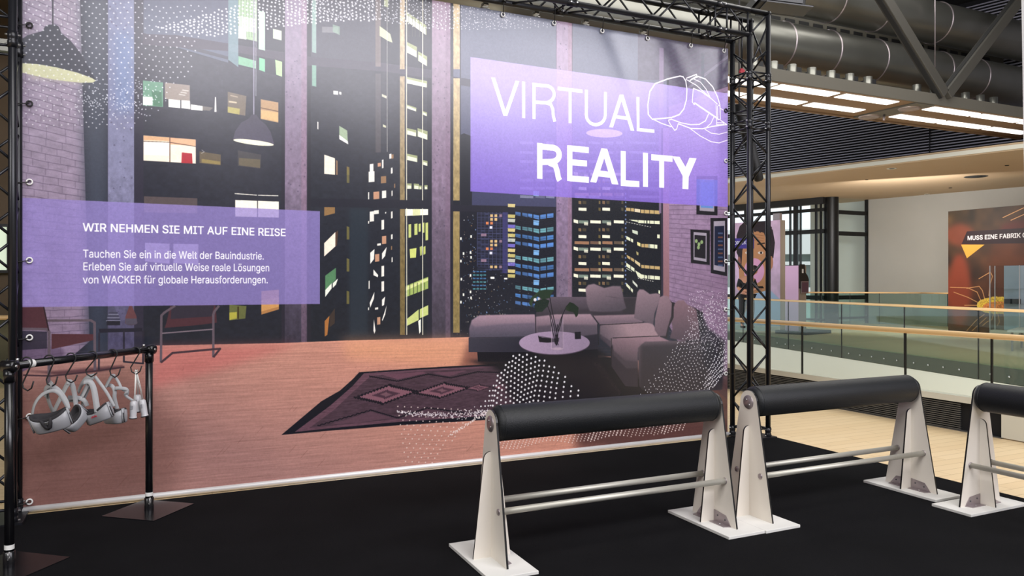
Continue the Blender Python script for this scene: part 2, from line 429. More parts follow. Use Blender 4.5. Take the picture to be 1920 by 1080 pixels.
# letter outlines used on the prints (per-mille units)
load_glyphs((
 '.188:95,-4 78,-1 63,9 53,24 50,41 53,59 63,73 78,83 95,87 113,83 128,73 138,59 141,41 138,24 128,9 113,-1;A480:16,0 201,509 276,509 463,0 395,0 287,302 276,334 264,372 250,420 232,'
 '478 245,478 228,419 213,371 201,333 191,302 85,0|110,142 110,199 370,199 370,142;B456:60,0 60,509 241,509 289,504 329,491 359,469 381,442 394,410 398,374 395,344 387,320 373,301 35'
 '6,286 336,275 315,267 315,262 339,257 363,245 385,227 402,203 414,173 418,136 413,100 400,67 377,39 344,18 301,4 247,0|125,57 245,57 296,63 330,80 349,105 355,137 352,161 342,184 3'
 '27,203 306,218 279,228 248,231 125,231|125,285 238,285 265,288 288,296 308,309 323,326 333,348 336,372 330,403 313,429 283,446 240,452 125,452;C510:267,-7 225,-3 186,7 150,25 119,4'
 '9 92,79 70,115 53,157 44,203 40,254 44,305 53,352 70,393 92,429 119,459 150,484 186,501 225,512 267,516 305,513 340,504 373,490 402,471 427,447 448,418 463,385 473,348 408,348 401,'
 '373 389,395 375,413 357,428 337,440 315,449 292,454 267,456 223,450 184,432 150,403 125,364 109,314 103,254 109,194 125,145 151,105 184,76 223,59 267,53 292,55 315,60 337,69 357,81'
 ' 375,96 389,114 401,136 408,160 473,160 463,124 448,91 428,62 402,38 373,19 341,5 305,-4;D502:219,0 96,0 96,57 215,57 272,63 318,81 354,110 379,149 394,198 399,255 394,312 379,361 '
 '354,399 320,428 275,446 221,452 93,452 93,509 225,509 273,505 315,495 353,478 399,441 433,391 449,351 458,306 462,255 458,205 449,159 433,119 411,83 384,54 351,31 312,14 268,3|125,'
 '509 125,0 60,0 60,509;E419:60,0 60,509 372,509 372,452 125,452 125,286 355,286 355,229 125,229 125,57 375,57 375,0;F410:60,0 60,509 369,509 369,452 125,452 125,278 346,278 346,221 '
 '125,221 125,0;G520:269,-7 225,-3 185,7 149,25 118,49 91,79 69,116 53,157 43,203 40,254 43,305 53,352 69,393 91,429 117,459 149,484 184,501 223,512 265,516 304,513 340,504 374,489 4'
 '03,469 429,445 449,416 465,384 474,349 408,349 399,372 387,393 373,411 356,427 337,439 315,448 291,454 265,456 222,450 183,432 150,404 125,364 109,314 103,254 109,194 125,145 151,1'
 '05 184,76 224,59 269,53 309,57 345,71 374,93 396,123 410,160 415,202 434,199 283,199 283,256 478,256 478,200 471,141 451,91 419,50 377,19 326,0;H517:60,0 60,509 125,509 125,289 392'
 ',289 392,509 457,509 457,0 392,0 392,232 125,232 125,0;I300:31,0 31,57 118,57 118,452 31,452 31,509 269,509 269,452 183,452 183,57 269,57 269,0;K467:104,145 104,216 122,239 139,261'
 ' 157,282 174,303 193,324 212,344 364,509 448,509 231,276 228,276|60,0 60,509 125,509 125,334 124,225 125,193 125,0|372,0 188,259 228,309 449,0;L393:60,0 60,509 125,509 125,57 361,5'
 '7 361,0;M628:60,0 60,509 152,509 277,187 287,159 299,123 311,84 322,49 307,49 318,83 330,121 342,158 352,187 476,509 568,509 568,0 504,0 504,291 504,327 505,369 506,413 507,457 513'
 ',457 505,433 498,409 482,363 467,322 456,291 342,0 286,0 170,291 159,321 145,361 129,408 112,457 119,457 120,416 121,372 122,328 122,291 122,0;N523:60,0 60,509 136,509 343,183 352,'
 '169 363,151 375,130 388,107 401,82 414,55 405,54 402,81 401,108 400,134 399,157 399,195 399,509 463,509 463,0 387,0 202,290 177,331 164,354 148,381 108,452 119,454 122,384 124,328 '
 '125,291 125,0;R449:60,0 60,509 236,509 290,504 333,489 367,465 390,433 405,395 409,352 405,309 390,271 367,240 333,217 289,203 236,198 96,198 96,255 234,255 269,258 298,267 319,281'
 ' 334,300 342,324 345,352 342,380 334,405 319,425 298,440 269,449 233,452 125,452 125,0|353,0 230,229 303,229 428,0;S447:224,-9 172,-4 128,9 91,31 64,60 46,96 38,137 104,137 110,110'
 ' 123,88 142,71 166,59 194,52 224,49 257,52 286,60 311,74 329,92 341,114 346,139 342,161 332,179 316,193 296,205 272,214 245,222 184,239 128,260 86,289 60,326 52,372 58,413 75,448 1'
 '02,476 138,498 180,511 227,516 275,511 316,498 351,476 377,449 394,415 401,378 337,378 326,412 302,437 267,453 225,459 194,456 167,448 145,435 129,418 118,398 115,376 119,352 131,3'
 '34 148,319 169,308 191,300 212,293 264,279 287,272 312,264 336,252 359,238 379,220 395,198 405,171 408,139 403,99 386,64 360,34 323,11 278,-4;T449:32,452 32,509 417,509 417,452 257'
 ',452 257,0 193,0 193,452;U517:259,-8 203,-2 154,15 114,43 85,80 66,124 60,173 60,509 124,509 124,178 128,144 141,113 160,87 187,68 220,56 259,52 298,56 331,68 357,87 377,113 389,14'
 '4 393,178 393,509 457,509 457,173 451,124 433,80 403,43 363,15 315,-2;W686:155,0 16,509 82,509 163,196 170,171 175,145 187,94 192,67 197,40 189,40 194,67 200,94 205,120 211,145 224'
 ',196 306,509 380,509 462,196 468,171 474,145 486,94 492,67 497,40 488,40 493,67 499,94 504,120 510,145 523,196 603,509 670,509 530,0 455,0 368,323 359,356 351,391 344,431 336,475 3'
 '50,475 342,433 335,395 327,359 318,323 230,0;Y472:203,0 203,208 16,509 91,509 192,344 208,318 222,292 236,264 250,230 224,230 237,265 251,293 265,318 280,344 381,509 455,509 268,20'
 '8 268,0;a389:160,-9 126,-5 94,5 68,22 48,45 35,73 30,108 34,138 43,161 58,179 78,193 100,203 125,211 152,216 178,220 234,227 252,230 265,235 273,243 276,255 276,257 273,279 267,297'
 ' 256,311 240,322 220,329 196,331 171,329 149,322 132,313 118,301 107,288 100,274 41,291 57,322 79,346 104,364 133,375 163,382 194,384 215,383 239,379 263,372 286,360 306,343 322,32'
 '0 333,290 337,251 337,0 277,0 277,52 272,52 264,38 252,25 236,12 215,1 190,-6|170,45 202,49 228,59 248,74 263,93 272,115 276,138 276,190 270,186 259,182 246,179 231,176 200,171 175'
 ',168 154,164 134,159 117,150 103,139 95,124 92,105 94,87 102,72 114,61 130,52 149,47;b424:229,-8 198,-5 172,4 153,17 138,31 127,46 118,59 112,59 112,0 53,0 53,509 114,509 114,319 1'
 '18,319 127,331 137,346 152,360 171,373 197,381 229,384 274,378 313,361 345,332 370,293 385,245 390,189 385,133 370,84 346,45 313,16 274,-2|220,47 253,51 279,66 301,88 316,117 325,1'
 '51 328,189 325,227 316,261 301,290 280,311 253,325 220,330 188,325 161,312 140,291 125,263 116,229 113,189 116,150 125,115 140,86 162,65 188,51;c396:207,-8 159,-2 117,16 82,46 56,8'
 '5 40,133 34,187 40,243 56,291 82,330 117,360 159,378 207,384 234,383 260,377 284,368 305,356 324,341 340,322 353,301 362,277 303,262 298,276 290,289 281,301 270,311 257,319 242,325'
 ' 226,329 207,330 173,325 145,310 124,287 108,258 99,224 96,187 99,151 108,117 124,89 145,66 173,51 207,46 226,48 243,52 258,58 271,66 282,76 292,89 299,102 304,117 363,102 354,78 3'
 '41,56 325,37 306,21 285,9 261,-1 235,-6;d424:195,-8 151,-2 111,16 79,45 55,84 39,133 34,189 39,245 55,293 79,332 112,361 151,378 196,384 228,381 253,373 272,360 287,346 298,331 306'
 ',319 311,319 311,509 372,509 372,0 313,0 313,59 307,59 298,46 287,31 272,17 252,4 227,-5|205,47 236,51 263,65 284,86 299,115 309,150 312,189 309,229 300,263 284,291 263,312 237,325'
 ' 205,330 172,325 145,311 124,290 108,261 99,227 96,189 99,151 109,117 124,88 145,66 172,51;e404:212,-8 161,-2 117,16 82,46 56,85 40,132 34,187 39,242 55,290 81,329 115,359 157,378 '
 '205,384 236,382 266,374 294,361 319,341 341,315 357,282 368,242 371,194 371,169 75,169 75,221 338,221 310,202 307,237 298,269 283,294 263,314 237,326 205,330 173,326 146,313 125,29'
 '4 109,270 99,241 96,211 96,178 100,139 110,106 128,80 151,61 179,50 212,46 234,48 254,53 271,61 285,73 297,88 306,105 365,91 353,63 335,39 311,19 283,4 249,-5;f254:228,379 228,327 '
 '6,327 6,379|81,0 81,432 84,461 96,486 113,505 135,519 161,527 187,530 207,529 222,527 234,524 243,521 227,468 215,472 206,473 195,474 171,470 154,460 145,443 142,419 142,0;g425:207'
 ',-151 168,-148 134,-140 105,-127 82,-110 64,-91 51,-69 101,-41 110,-53 122,-66 136,-78 154,-88 178,-95 207,-97 249,-92 282,-75 304,-47 311,-6 311,68 306,68 298,56 287,41 272,28 252'
 ',16 227,8 195,5 152,10 113,27 80,53 55,90 39,136 34,191 39,246 55,293 80,332 112,361 152,378 196,384 228,382 253,373 273,360 288,346 299,331 308,319 313,319 313,379 372,379 372,-9 '
 '367,-54 350,-90 324,-117 291,-136 251,-147|205,59 237,63 264,75 285,95 300,121 309,154 312,193 309,231 300,264 285,291 264,312 237,325 205,330 172,325 145,312 124,290 109,262 99,22'
 '9 96,193 99,155 109,123 124,96 145,76 172,63;h410:114,227 114,0 53,0 53,509 114,509 114,287 102,287 124,332 152,362 187,379 227,384 264,380 295,369 321,349 341,321 353,285 357,240 '
 '357,0 296,0 296,235 290,275 273,304 246,323 210,329 184,326 161,317 141,303 126,283 117,257;i167:53,0 53,379 114,379 114,0|84,443 67,446 54,455 44,468 41,483 44,499 54,512 67,521 8'
 '4,524 100,521 114,512 123,499 126,483 123,468 114,455 100,446;l189:139,-2 101,3 74,20 58,47 53,84 53,509 114,509 114,99 115,77 120,62 130,54 146,52 160,53 170,54 181,3 162,-1 151,-'
 '2;n410:114,227 114,0 53,0 53,379 112,379 112,287 102,287 124,332 152,362 187,379 227,384 264,380 295,369 321,349 341,321 353,285 357,240 357,0 296,0 296,235 290,275 273,304 246,323'
 ' 210,329 184,326 161,317 141,303 126,283 117,257;o415:207,-8 159,-2 117,16 82,46 56,85 40,133 34,187 40,243 56,291 82,330 117,360 159,378 207,384 256,378 299,360 333,330 359,291 37'
 '6,243 381,187 376,133 359,85 333,46 299,16 256,-2|207,46 242,51 270,66 292,89 307,117 316,151 319,187 316,224 307,258 292,287 270,310 242,325 207,330 173,325 145,310 124,287 108,25'
 '8 99,224 96,187 99,151 108,117 124,89 145,66 173,51;r259:53,0 53,379 112,379 112,321 115,321 130,347 152,367 181,380 213,385 229,384 243,384 243,322 230,324 219,325 207,326 182,323'
 ' 159,315 140,301 126,284 117,262 114,237 114,0;s365:182,-8 145,-5 112,3 84,18 62,38 45,63 36,94 94,107 105,79 124,60 150,49 181,45 217,50 244,62 262,81 268,103 265,121 254,136 237,'
 '147 212,155 149,170 104,186 72,208 53,237 47,274 51,305 65,332 87,354 115,370 149,381 187,384 223,381 254,372 279,358 299,339 314,316 324,290 268,277 258,298 243,316 219,328 187,33'
 '3 156,329 131,317 114,299 109,277 112,258 124,243 144,232 172,223 229,209 275,194 306,171 325,142 331,107 326,75 312,47 290,24 260,6 223,-5;t227:204,379 204,327 6,327 6,379|65,471 '
 '126,471 126,98 128,76 136,61 150,53 170,50 185,51 202,54 213,2 203,-1 192,-3 180,-4 168,-4 125,2 92,21 72,52 65,93;u410:182,-5 146,-1 115,11 89,31 69,59 57,95 53,139 53,379 114,379'
 ' 114,144 119,105 137,75 164,56 200,50 226,53 249,62 268,77 283,97 293,122 296,153 296,379 357,379 357,0 298,0 298,92 307,92 286,47 257,17 222,0;v389:163,0 17,379 84,379 165,155 177'
 ',121 187,87 196,53 206,21 184,21 194,53 203,87 213,121 224,155 305,379 371,379 226,0;ö415:207,-8 159,-2 117,16 82,46 56,85 40,133 34,187 40,243 56,291 82,330 117,360 159,378 207,38'
 '4 256,378 299,360 333,330 359,291 376,243 381,187 376,133 359,85 333,46 299,16 256,-2|207,46 242,51 270,66 292,89 307,117 316,151 319,187 316,224 307,258 292,287 270,310 242,325 20'
 '7,330 173,325 145,310 124,287 108,258 99,224 96,187 99,151 108,117 124,89 145,66 173,51|279,443 264,446 251,455 242,468 239,483 242,499 251,512 264,520 279,523 295,520 308,512 317,'
 '499 320,483 317,468 308,455 295,446|136,443 120,446 107,455 98,468 95,483 98,499 107,512 120,520 136,523 151,520 164,512 173,499 176,483 173,468 164,455 151,446;ü410:182,-5 146,-1 '
 '115,11 89,31 69,59 57,95 53,139 53,379 114,379 114,144 119,105 137,75 164,56 200,50 226,53 249,62 268,77 283,97 293,122 296,153 296,379 357,379 357,0 298,0 298,92 307,92 286,47 257'
 ',17 222,0|277,443 261,446 248,455 239,468 236,483 239,499 248,512 261,520 277,523 292,520 305,512 314,499 317,483 314,468 305,455 292,446|133,443 118,446 104,455 96,468 93,483 96,4'
 '99 104,512 118,520 133,523 149,520 162,512 170,499 173,483 170,468 162,455 149,446'
))

# ================================================================ the printed backdrop
BY = 6.04                                   # plane of the fabric
BX0, BX1, BZ0, BZ1 = -0.735, 5.262, 0.012, 3.875
cv = Canvas(lambda u, v: on_y(u, v, BY), BX0, BZ0, BX1, BZ1, 400, (37, 39, 50))
rnd = random.Random(7)
ntf = noise_tex(10, 14, 0.06, 3)
streak = noise_tex(3, 60, 0.07, 4)
conc = noise_tex(14, 8, 0.10, 6, 3)

def crop(ox, oy, sc, pts):                 # zoomed measurement -> photo pixels
    return [(ox+x/sc, oy+y/sc) for x, y in pts]

# night sky between the towers
cv.poly([(845, 0), (1250, 60), (1250, 420), (845, 420)], (((104, 108, 126), (1000, 60)), ((60, 62, 92), (1000, 370))))
cv.poly([(268, 0), (428, 0), (428, 118), (268, 70)], (((74, 78, 98), (300, 0)), ((84, 92, 112), (300, 100))))
cv.poly([(268, 70), (428, 112), (428, 106), (268, 62)], (58, 58, 70))
cv.poly([(576, 0), (704, 0), (704, 120), (576, 108)], (64, 64, 76))
# tower faces
cv.poly([(268, 86), (330, 93), (430, 118), (533, 145), (533, 645), (268, 650)], (((48, 48, 60), (300, 100)), ((33, 36, 46), (300, 600))), tex=ntf)
cv.poly([(576, 120), (704, 132), (808, 145), (808, 636), (576, 645)], (((46, 47, 58), (650, 130)), ((31, 35, 44), (650, 600))), tex=ntf)
cv.poly([(655, 390), (690, 390), (690, 628), (655, 632)], (40, 48, 58), blur=5)
cv.poly([(845, 260), (870, 250), (885, 256), (885, 390), (845, 390)], (30, 32, 42))
cv.poly([(845, 385), (1043, 398), (1043, 632), (845, 632)], (27, 29, 40))
cv.poly([(1073, 350), (1243, 360), (1243, 560), (1073, 560)], (29, 31, 38))

# brick wall on the left of the printed room
def brickwall(poly, col, vp, vs, ju, jn, seed, dark):
    cv.poly(poly, col, tex=noise_tex(12, 22, 0.06, seed))
    r = random.Random(seed)
    u0, u1 = ju
    for v in vs:
        def at(u): return vp[1]+(v-vp[1])*(u-vp[0])/(u0-vp[0])
        seg = [(u, at(u)+r.uniform(-.8, .8)) for u in np.linspace(u0, u1, 9)]
        cv.stroke(seg, 1.3, dark, 0.5, joints=False)
        u = u0+r.uniform(5, 28)
        while u < u1:
            dv = abs(at(u)-vp[1])
            step = (vs[1]-vs[0])*(u-vp[0])/(u0-vp[0])
            cv.stroke([(u, at(u)), (u, at(u)+step*.9)], 1.1, dark, 0.35, joints=False)
            u += r.uniform(26, 38)*jn
brickwall([(36, -5), (150, -5), (168, 640), (110, 690), (36, 745)], (((152, 142, 160), (80, 20)), ((136, 118, 142), (80, 640))), (1300, 545), [-330+14.5*i for i in range(76)], (40, 165), 1, 2, (70, 58, 80))
cv.poly([(36, -5), (60, -5), (60, 240), (36, 240)], (90, 76, 98), 0.3, blur=14)
cv.poly([(36, 655), (60, 640), (120, 655), (120, 700), (36, 745)], (78, 62, 88), .6, blur=3)
# bay with blurred edges, then the concrete columns
cv.poly([(152, -10), (204, -10), (204, 680), (165, 680)], (((76, 80, 92), (180, 0)), ((52, 58, 74), (180, 600))), blur=13)
def column(u0, u1, v1, top, mid, bot, edge, seed, ur=None):
    vt = -10
    cv.poly([(u0, vt), (u1, vt), (u1, 330), (u0, 330)], ((top, (u0, 0)), (mid, (u0, 330))), tex=noise_tex(16, 10, .05, seed, 3))
    cv.poly([(u0, 329), (u1, 329), (u1, v1), (u0, v1)], ((mid, (u0, 330)), (bot, (u0, v1))), tex=noise_tex(16, 10, .09, seed+1, 3))
    if edge:
        ue = u0+(u1-u0)*.74
        cv.poly([(ue, vt), (u1, vt), (u1, v1), (ue, v1)], edge, .38, tex=noise_tex(8, 5, .12, seed+2, 3))
    cv.stroke([(u0, vt), (u0, v1)], 1.6, (60, 58, 74), .6); cv.stroke([(u1, vt), (u1, v1)], 1.6, (50, 48, 62), .6)
    r = random.Random(seed)
    for _ in range(70):
        cv.dot(r.uniform(u0+3, u1-3), r.uniform(0, v1), r.uniform(.7, 1.8), (60, 54, 74), .4)
column(202, 252, 690, (112, 116, 144), (126, 126, 156), (66, 62, 88), None, 11)
cv.poly([(216, 60), (250, 60), (250, 210), (216, 210)], (96, 128, 176), .45, blur=14)
column(534, 576, 643, (136, 122, 144), (128, 113, 136), (54, 50, 64), (148, 114, 136), 12)
column(809, 845, 635, (150, 128, 148), (130, 112, 134), (60, 55, 67), (120, 96, 118), 13)
column(1043, 1073, 562, (156, 136, 160), (140, 118, 150), (112, 98, 118), (140, 104, 118), 14)
# dark window framing
cv.rect(252, -10, 269, 652, (46, 44, 58), 1); cv.rect(528, -10, 534, 645, (40, 38, 50)); cv.rect(576, -10, 583, 645, (36, 36, 46))
cv.rect(801, -10, 810, 634, (36, 36, 48)); cv.rect(845, -10, 850, 632, (36, 36, 48)); cv.rect(862, 0, 864, 632, (40, 40, 50))
cv.poly([(268, 64), (330, 66), (533, 98), (533, 114), (430, 96), (268, 84)], (62, 56, 70))
cv.poly([(576, 106), (720, 118), (809, 131), (809, 147), (720, 134), (576, 123)], (62, 58, 72))
cv.poly([(845, 143), (882, 149), (882, 163), (845, 157)], (58, 56, 70))

# --- lit windows on the big tower (left bay)
WHT, WRM, GRN, TAN, ORG = (246, 244, 236), (250, 236, 214), (120, 160, 130), (140, 126, 112), (186, 150, 104)
def q(col, *p, al=1.0): cv.poly(list(zip(p[::2], p[1::2])), col, al)
q((120, 150, 158), 428, -5, 447, -5, 447, 126, 428, 112, al=.8); q((150, 176, 140), 447, -5, 482, -5, 482, 78, 447, 70)
q((196, 214, 190), 449, 30, 480, 36, 480, 62, 449, 56); q((226, 236, 220), 447, 50, 462, 52, 462, 74, 447, 72)
q((120, 172, 140), 447, 105, 480, 114, 480, 129, 447, 121); q((176, 214, 186), 485, 20, 497, 23, 497, 95, 485, 92); q((120, 190, 150), 486, 108, 497, 111, 497, 135, 486, 131)
q((200, 214, 186), 512, 54, 528, 58, 528, 76, 512, 72); q((170, 214, 150), 516, 112, 529, 116, 529, 144, 518, 140)
q((130, 156, 150), 585, -5, 593, -5, 593, 100, 585, 98); q((116, 156, 140), 585, 122, 593, 123, 593, 163, 585, 161)
for k in range(7): cv.stroke([(447+k*5, -5), (447+k*5, 70)], 1, (70, 84, 80), .5)
q((96, 142, 118), 268, 151, 306, 155, 306, 201, 268, 198); q((230, 240, 232), 268, 181, 286, 182, 286, 198, 268, 197); q((50, 100, 70), 284, 170, 303, 172, 304, 200, 288, 198, al=.7)
q((142, 130, 122), 309, 155, 356, 160, 356, 189, 309, 186); q(WHT, 316, 186, 338, 188, 338, 203, 316, 201); q(WHT, 340, 188, 356, 189, 357, 205, 340, 203)
for k in range(3): q((210, 206, 200), 342-k*3, 168+k*4, 354-k*3, 170+k*4, 353-k*3, 172+k*4, 341-k*3, 170+k*4, al=.7)
q(WHT, 358, 196, 380, 199, 380, 208, 358, 206); q((110, 104, 100), 380, 199, 400, 202, 393, 208, 380, 207); q(WHT, 403, 182, 405, 182, 406, 210, 402, 210, al=.9)
q((110, 98, 84), 427, 172, 462, 180, 460, 217, 427, 211); q((170, 160, 92), 427, 200, 450, 204, 449, 215, 427, 211); q((214, 200, 170), 429, 189, 444, 191, 444, 194, 429, 192, al=.8); q((200, 184, 160), 432, 178, 446, 181, 446, 183, 432, 180, al=.6)
q((176, 142, 104), 489, 186, 522, 192, 522, 230, 489, 223); q((216, 178, 120), 489, 206, 522, 211, 522, 228, 489, 222, al=.8); cv.stroke([(489, 202), (522, 209)], 1.5, (90, 60, 40))
q(WRM, 269, 254, 367, 262, 367, 307, 269, 301); q((214, 170, 130), 269, 254, 318, 258, 318, 265, 269, 263); q((220, 160, 120), 319, 258, 367, 262, 367, 274, 319, 271, al=.8)
q((250, 250, 246), 270, 266, 317, 268, 317, 292, 270, 290); q((170, 44, 54), 341, 286, 360, 288, 361, 307, 340, 306); cv.stroke([(318.5, 257), (318.5, 304)], 1.6, (90, 60, 50)); cv.stroke([(269, 265), (318, 267), (367, 275)], 1.2, (80, 60, 50))
q((96, 84, 66), 374, 284, 414, 290, 414, 310, 374, 306); q((150, 132, 76), 378, 298, 413, 303, 413, 309, 378, 305, al=.8); cv.stroke([(378, 281), (383, 285), (377, 288)], 1, (200, 200, 200), .7)
q((78, 74, 74), 446, 282, 490, 290, 488, 316, 446, 311, al=.7); q((112, 100, 74), 448, 296, 488, 299, 488, 315, 448, 310, al=.7)
cv.stroke([(440, 363), (482, 366)], 1.6, (230, 226, 214)); cv.stroke([(484, 366), (522, 367)], 1.6, (230, 226, 214)); q((250, 244, 226), 441, 375, 523, 378, 523, 408, 441, 406); cv.stroke([(483, 375), (483, 407)], 1.6, (40, 40, 50))
q((84, 74, 76), 270, 368, 370, 372, 370, 400, 270, 398); q((96, 100, 60), 430, 571, 462, 574, 460, 597, 430, 601); q((190, 180, 70), 430, 586, 444, 585, 444, 597, 430, 600, al=.8); q((60, 50, 30), 445, 575, 448, 575, 448, 598, 445, 598)
q((170, 120, 74), 490, 546, 523, 543, 523, 580, 490, 590); q((214, 160, 96), 490, 562, 523, 558, 523, 575, 490, 584, al=.7); q((170, 166, 190), 272, 455, 318, 457, 318, 495, 272, 490); q((170, 166, 190), 325, 457, 372, 458, 372, 497, 325, 493)
# pendant lamps
cv.stroke([(480, -5), (480, 180)], 1.4, (190, 190, 205), .6); cv.stroke([(476, -5), (476, 215)], 2.2, (150, 146, 166), .9)
cv.poly([(472, 215), (481, 215), (487, 224), (499, 234), (508, 248), (514, 270), (437, 262), (441, 246), (452, 230), (467, 222)], (((62, 58, 74), (470, 215)), ((78, 74, 92), (470, 268))))
cv.ell(475.5, 267, 38, 4.6, (250, 246, 214), tilt=.12)
cv.stroke([(99, -5), (99, 48)], 2, (42, 42, 52))
cv.poly([(36, 76), (52, 66), (80, 58), (84, 50), (92, 46), (104, 46), (110, 50), (115, 62), (132, 76), (150, 98), (165, 125), (180, 150), (120, 136), (36, 122)], (48, 50, 62))
cv.poly([(36, 118), (70, 120), (105, 126), (145, 136), (172, 146), (180, 151), (174, 155), (150, 155), (105, 150), (70, 143), (36, 135)], (192, 193, 158))
cv.poly([(50, 136), (160, 154), (160, 158), (60, 148)], (190, 190, 150), .3, blur=4)

# --- narrow bay between the second and third columns
L1 = [(625, 170, 634, 178), (636, 172, 640, 178), (595, 228, 597, 243), (604, 50, 634, 62)]
for a, b, c_, d in L1: q(WHT, a, b, c_, b+1, c_, d, a, d-1, al=.9 if b > 60 else .25)
q((130, 160, 140), 624, 46, 637, 50, 637, 66, 624, 60, al=.7); q((150, 170, 140), 636, 236, 651, 245, 652, 266, 636, 257); q(WHT, 636, 253, 652, 265, 653, 271, 636, 261)
q(WRM, 608, 290, 628, 297, 628, 328, 608, 326); q((140, 110, 84), 630, 300, 633, 302, 633, 328, 630, 328); q((120, 104, 60), 650, 312, 655, 314, 655, 328, 650, 328)
q((140, 108, 70), 608, 384, 628, 384, 628, 400, 608, 405); q((248, 232, 214), 608, 456, 629, 435, 629, 462, 608, 481); q((80, 60, 50), 629, 436, 634, 432, 632, 460, 629, 462)
q((84, 130, 92), 610, 517, 630, 502, 630, 524, 610, 545); q((236, 240, 226), 610, 544, 622, 531, 622, 541, 610, 557); q((236, 240, 226), 624, 531, 634, 522, 630, 534, 624, 540)
q((168, 110, 60), 609, 602, 618, 592, 614, 628, 609, 631); q((60, 50, 46), 618, 592, 628, 578, 628, 606, 618, 614)
for v in (318, 424, 484, 545): q((118, 110, 62), 650, v, 655, v+2, 655, v+25, 650, v+25, al=.8)
NAR = [(691, 322, 702, 341, 1), (714, 331, 724, 343, 2), (690, 361, 692, 375, 1), (700, 360, 711, 373, 3), (716, 358, 724, 371, 1), (734, 358, 736, 367, 1), (733, 318, 736, 325, 1), (693, 397, 701, 415, 1), (701, 395, 710, 401, 1), (715, 413, 720, 430, 1), (690, 415, 692, 419, 1), (733, 397, 736, 409, 1), (733, 440, 736, 448, 1),
 (716, 443, 724, 457, 3), (707, 457, 714, 460, 1), (703, 477, 711, 490, 3), (734, 483, 736, 491, 1), (715, 499, 720, 518, 1), (691, 527, 693, 541, 1), (715, 528, 720, 546, 1), (703, 577, 709, 580, 1), (690, 577, 692, 581, 1), (707, 595, 713, 608, 3), (733, 462, 735, 468, 2), (722, 398, 724, 400, 1), (716, 300, 719, 315, 1), (730, 289, 734, 297, 1), (734, 290, 738, 297, 2), (733, 315, 736, 324, 1), (693, 308, 700, 326, 1), (708, 306, 714, 312, 3), (739, 345, 741, 352, 2)]
CC = {1: (244, 240, 230), 2: (150, 116, 84), 3: (200, 150, 120)}
for a, b, c_, d, k in NAR: q(CC[k], a, b, c_, b-1, c_, d, a, d+1, al=.95)
for p in [(694, 474, 702, 467, 701, 486, 694, 495), (716, 475, 725, 463, 722, 480, 716, 487), (700, 505, 709, 516, 708, 520, 700, 516), (693, 568, 702, 547, 701, 560, 694, 577), (716, 562, 722, 556, 720, 572, 716, 574), (716, 600, 725, 572, 722, 590, 717, 602), (701, 598, 704, 620, 702, 626, 700, 620)]:
    q((240, 236, 228), *p)
cv.rect(704, -5, 714, 125, (128, 112, 106), .7); cv.rect(704, 138, 714, 286, (104, 92, 92), .45)
q((190, 200, 160), 712, 49, 722, 56, 732, 64, 736, 80, 728, 77, 712, 67); q((150, 160, 120), 720, -5, 728, -5, 728, 14, 720, 12); q((190, 190, 160), 718, 233, 724, 236, 724, 240, 718, 238); q((190, 190, 170), 716, 176, 725, 180, 725, 185, 716, 181)
cv.stroke([(726, -5), (726, 285)], 1.1, (214, 210, 200), .7)
for a, b in ((-5, 130), (143, 376), (392, 628)):
    cv.rect(750, a, 759, b, (((190, 170, 140), (750, 0)), ((116, 100, 64), (750, 500))), 1, tex=conc)
    cv.rect(850, a+(4 if a > 0 else 0), 862, min(b, 624), (((200, 178, 140), (850, 0)), ((138, 120, 76), (850, 500))), 1, tex=conc)
G2 = (190, 200, 140)
for a, b, c_, d, e in [(762, 22, 800, 48, 18), (762, 78, 782, 88, 20), (784, 96, 801, 106, 18), (762, 144, 801, 152, 12), (763, 196, 781, 202, 7), (793, 208, 801, 211, 7), (763, 240, 781, 244, 12), (783, 240, 802, 246, 16), (763, 288, 783, 292, 12), (793, 300, 802, 302, 9), (763, 344, 772, 344, 10), (776, 344, 786, 345, 10), (786, 348, 791, 348, 7), (796, 347, 802, 347, 8)]:
    q(G2, a, b, c_, d, c_, d+e, a, b+e, al=.75); q((244, 246, 230), a+1, b+e*.35, c_-1, d+e*.4, c_-1, d+e, a+1, b+e, al=.8)
for x in (766, 773, 778, 786, 793, 798): q((70, 72, 66), x, 20, x+1.2, 22, x+1.2, 70, x, 68, al=.6)
q((248, 248, 230), 760, 392, 803, 392, 803, 403, 760, 405); q((196, 200, 130), 774, 392, 788, 392, 788, 404, 774, 405, al=.6)
for a, b, c_, d in [(766, 421, 771, 445), (777, 420, 783, 440), (785, 420, 789, 434), (792, 418, 796, 436), (798, 418, 803, 450)]: q((214, 224, 130), a, b, c_, b-1, c_, d, a, d+1, al=.9)
q((206, 214, 120), 768, 467, 781, 465, 780, 483, 769, 484); q((180, 190, 110), 787, 463, 792, 461, 791, 478, 788, 480); q((190, 200, 110), 794, 463, 798, 461, 798, 476, 794, 478)
q((160, 180, 100), 761, 536, 803, 519, 803, 541, 761, 557); q((240, 242, 170), 761, 538, 803, 521, 803, 526, 761, 545, al=.7)
for x in (768, 775, 782, 789, 796): q((40, 46, 40), x, 530, x+1, 530, x+1, 556, x, 556)
q((200, 210, 130), 763, 598, 785, 580, 785, 600, 763, 611); q((200, 210, 130), 787, 580, 803, 572, 803, 590, 787, 597); q((250, 250, 236), 784, 602, 789, 598, 789, 622, 786, 626)
for x in (762.5, 792.5): cv.stroke([(x, -5), (x, 628)], 1.7, (226, 222, 200), .95)
cv.poly([(583, 372), (809, 376), (809, 391), (583, 388)], (34, 35, 46)); cv.poly([(845, 384), (1043, 388), (1043, 400), (845, 396)], (34, 34, 46))

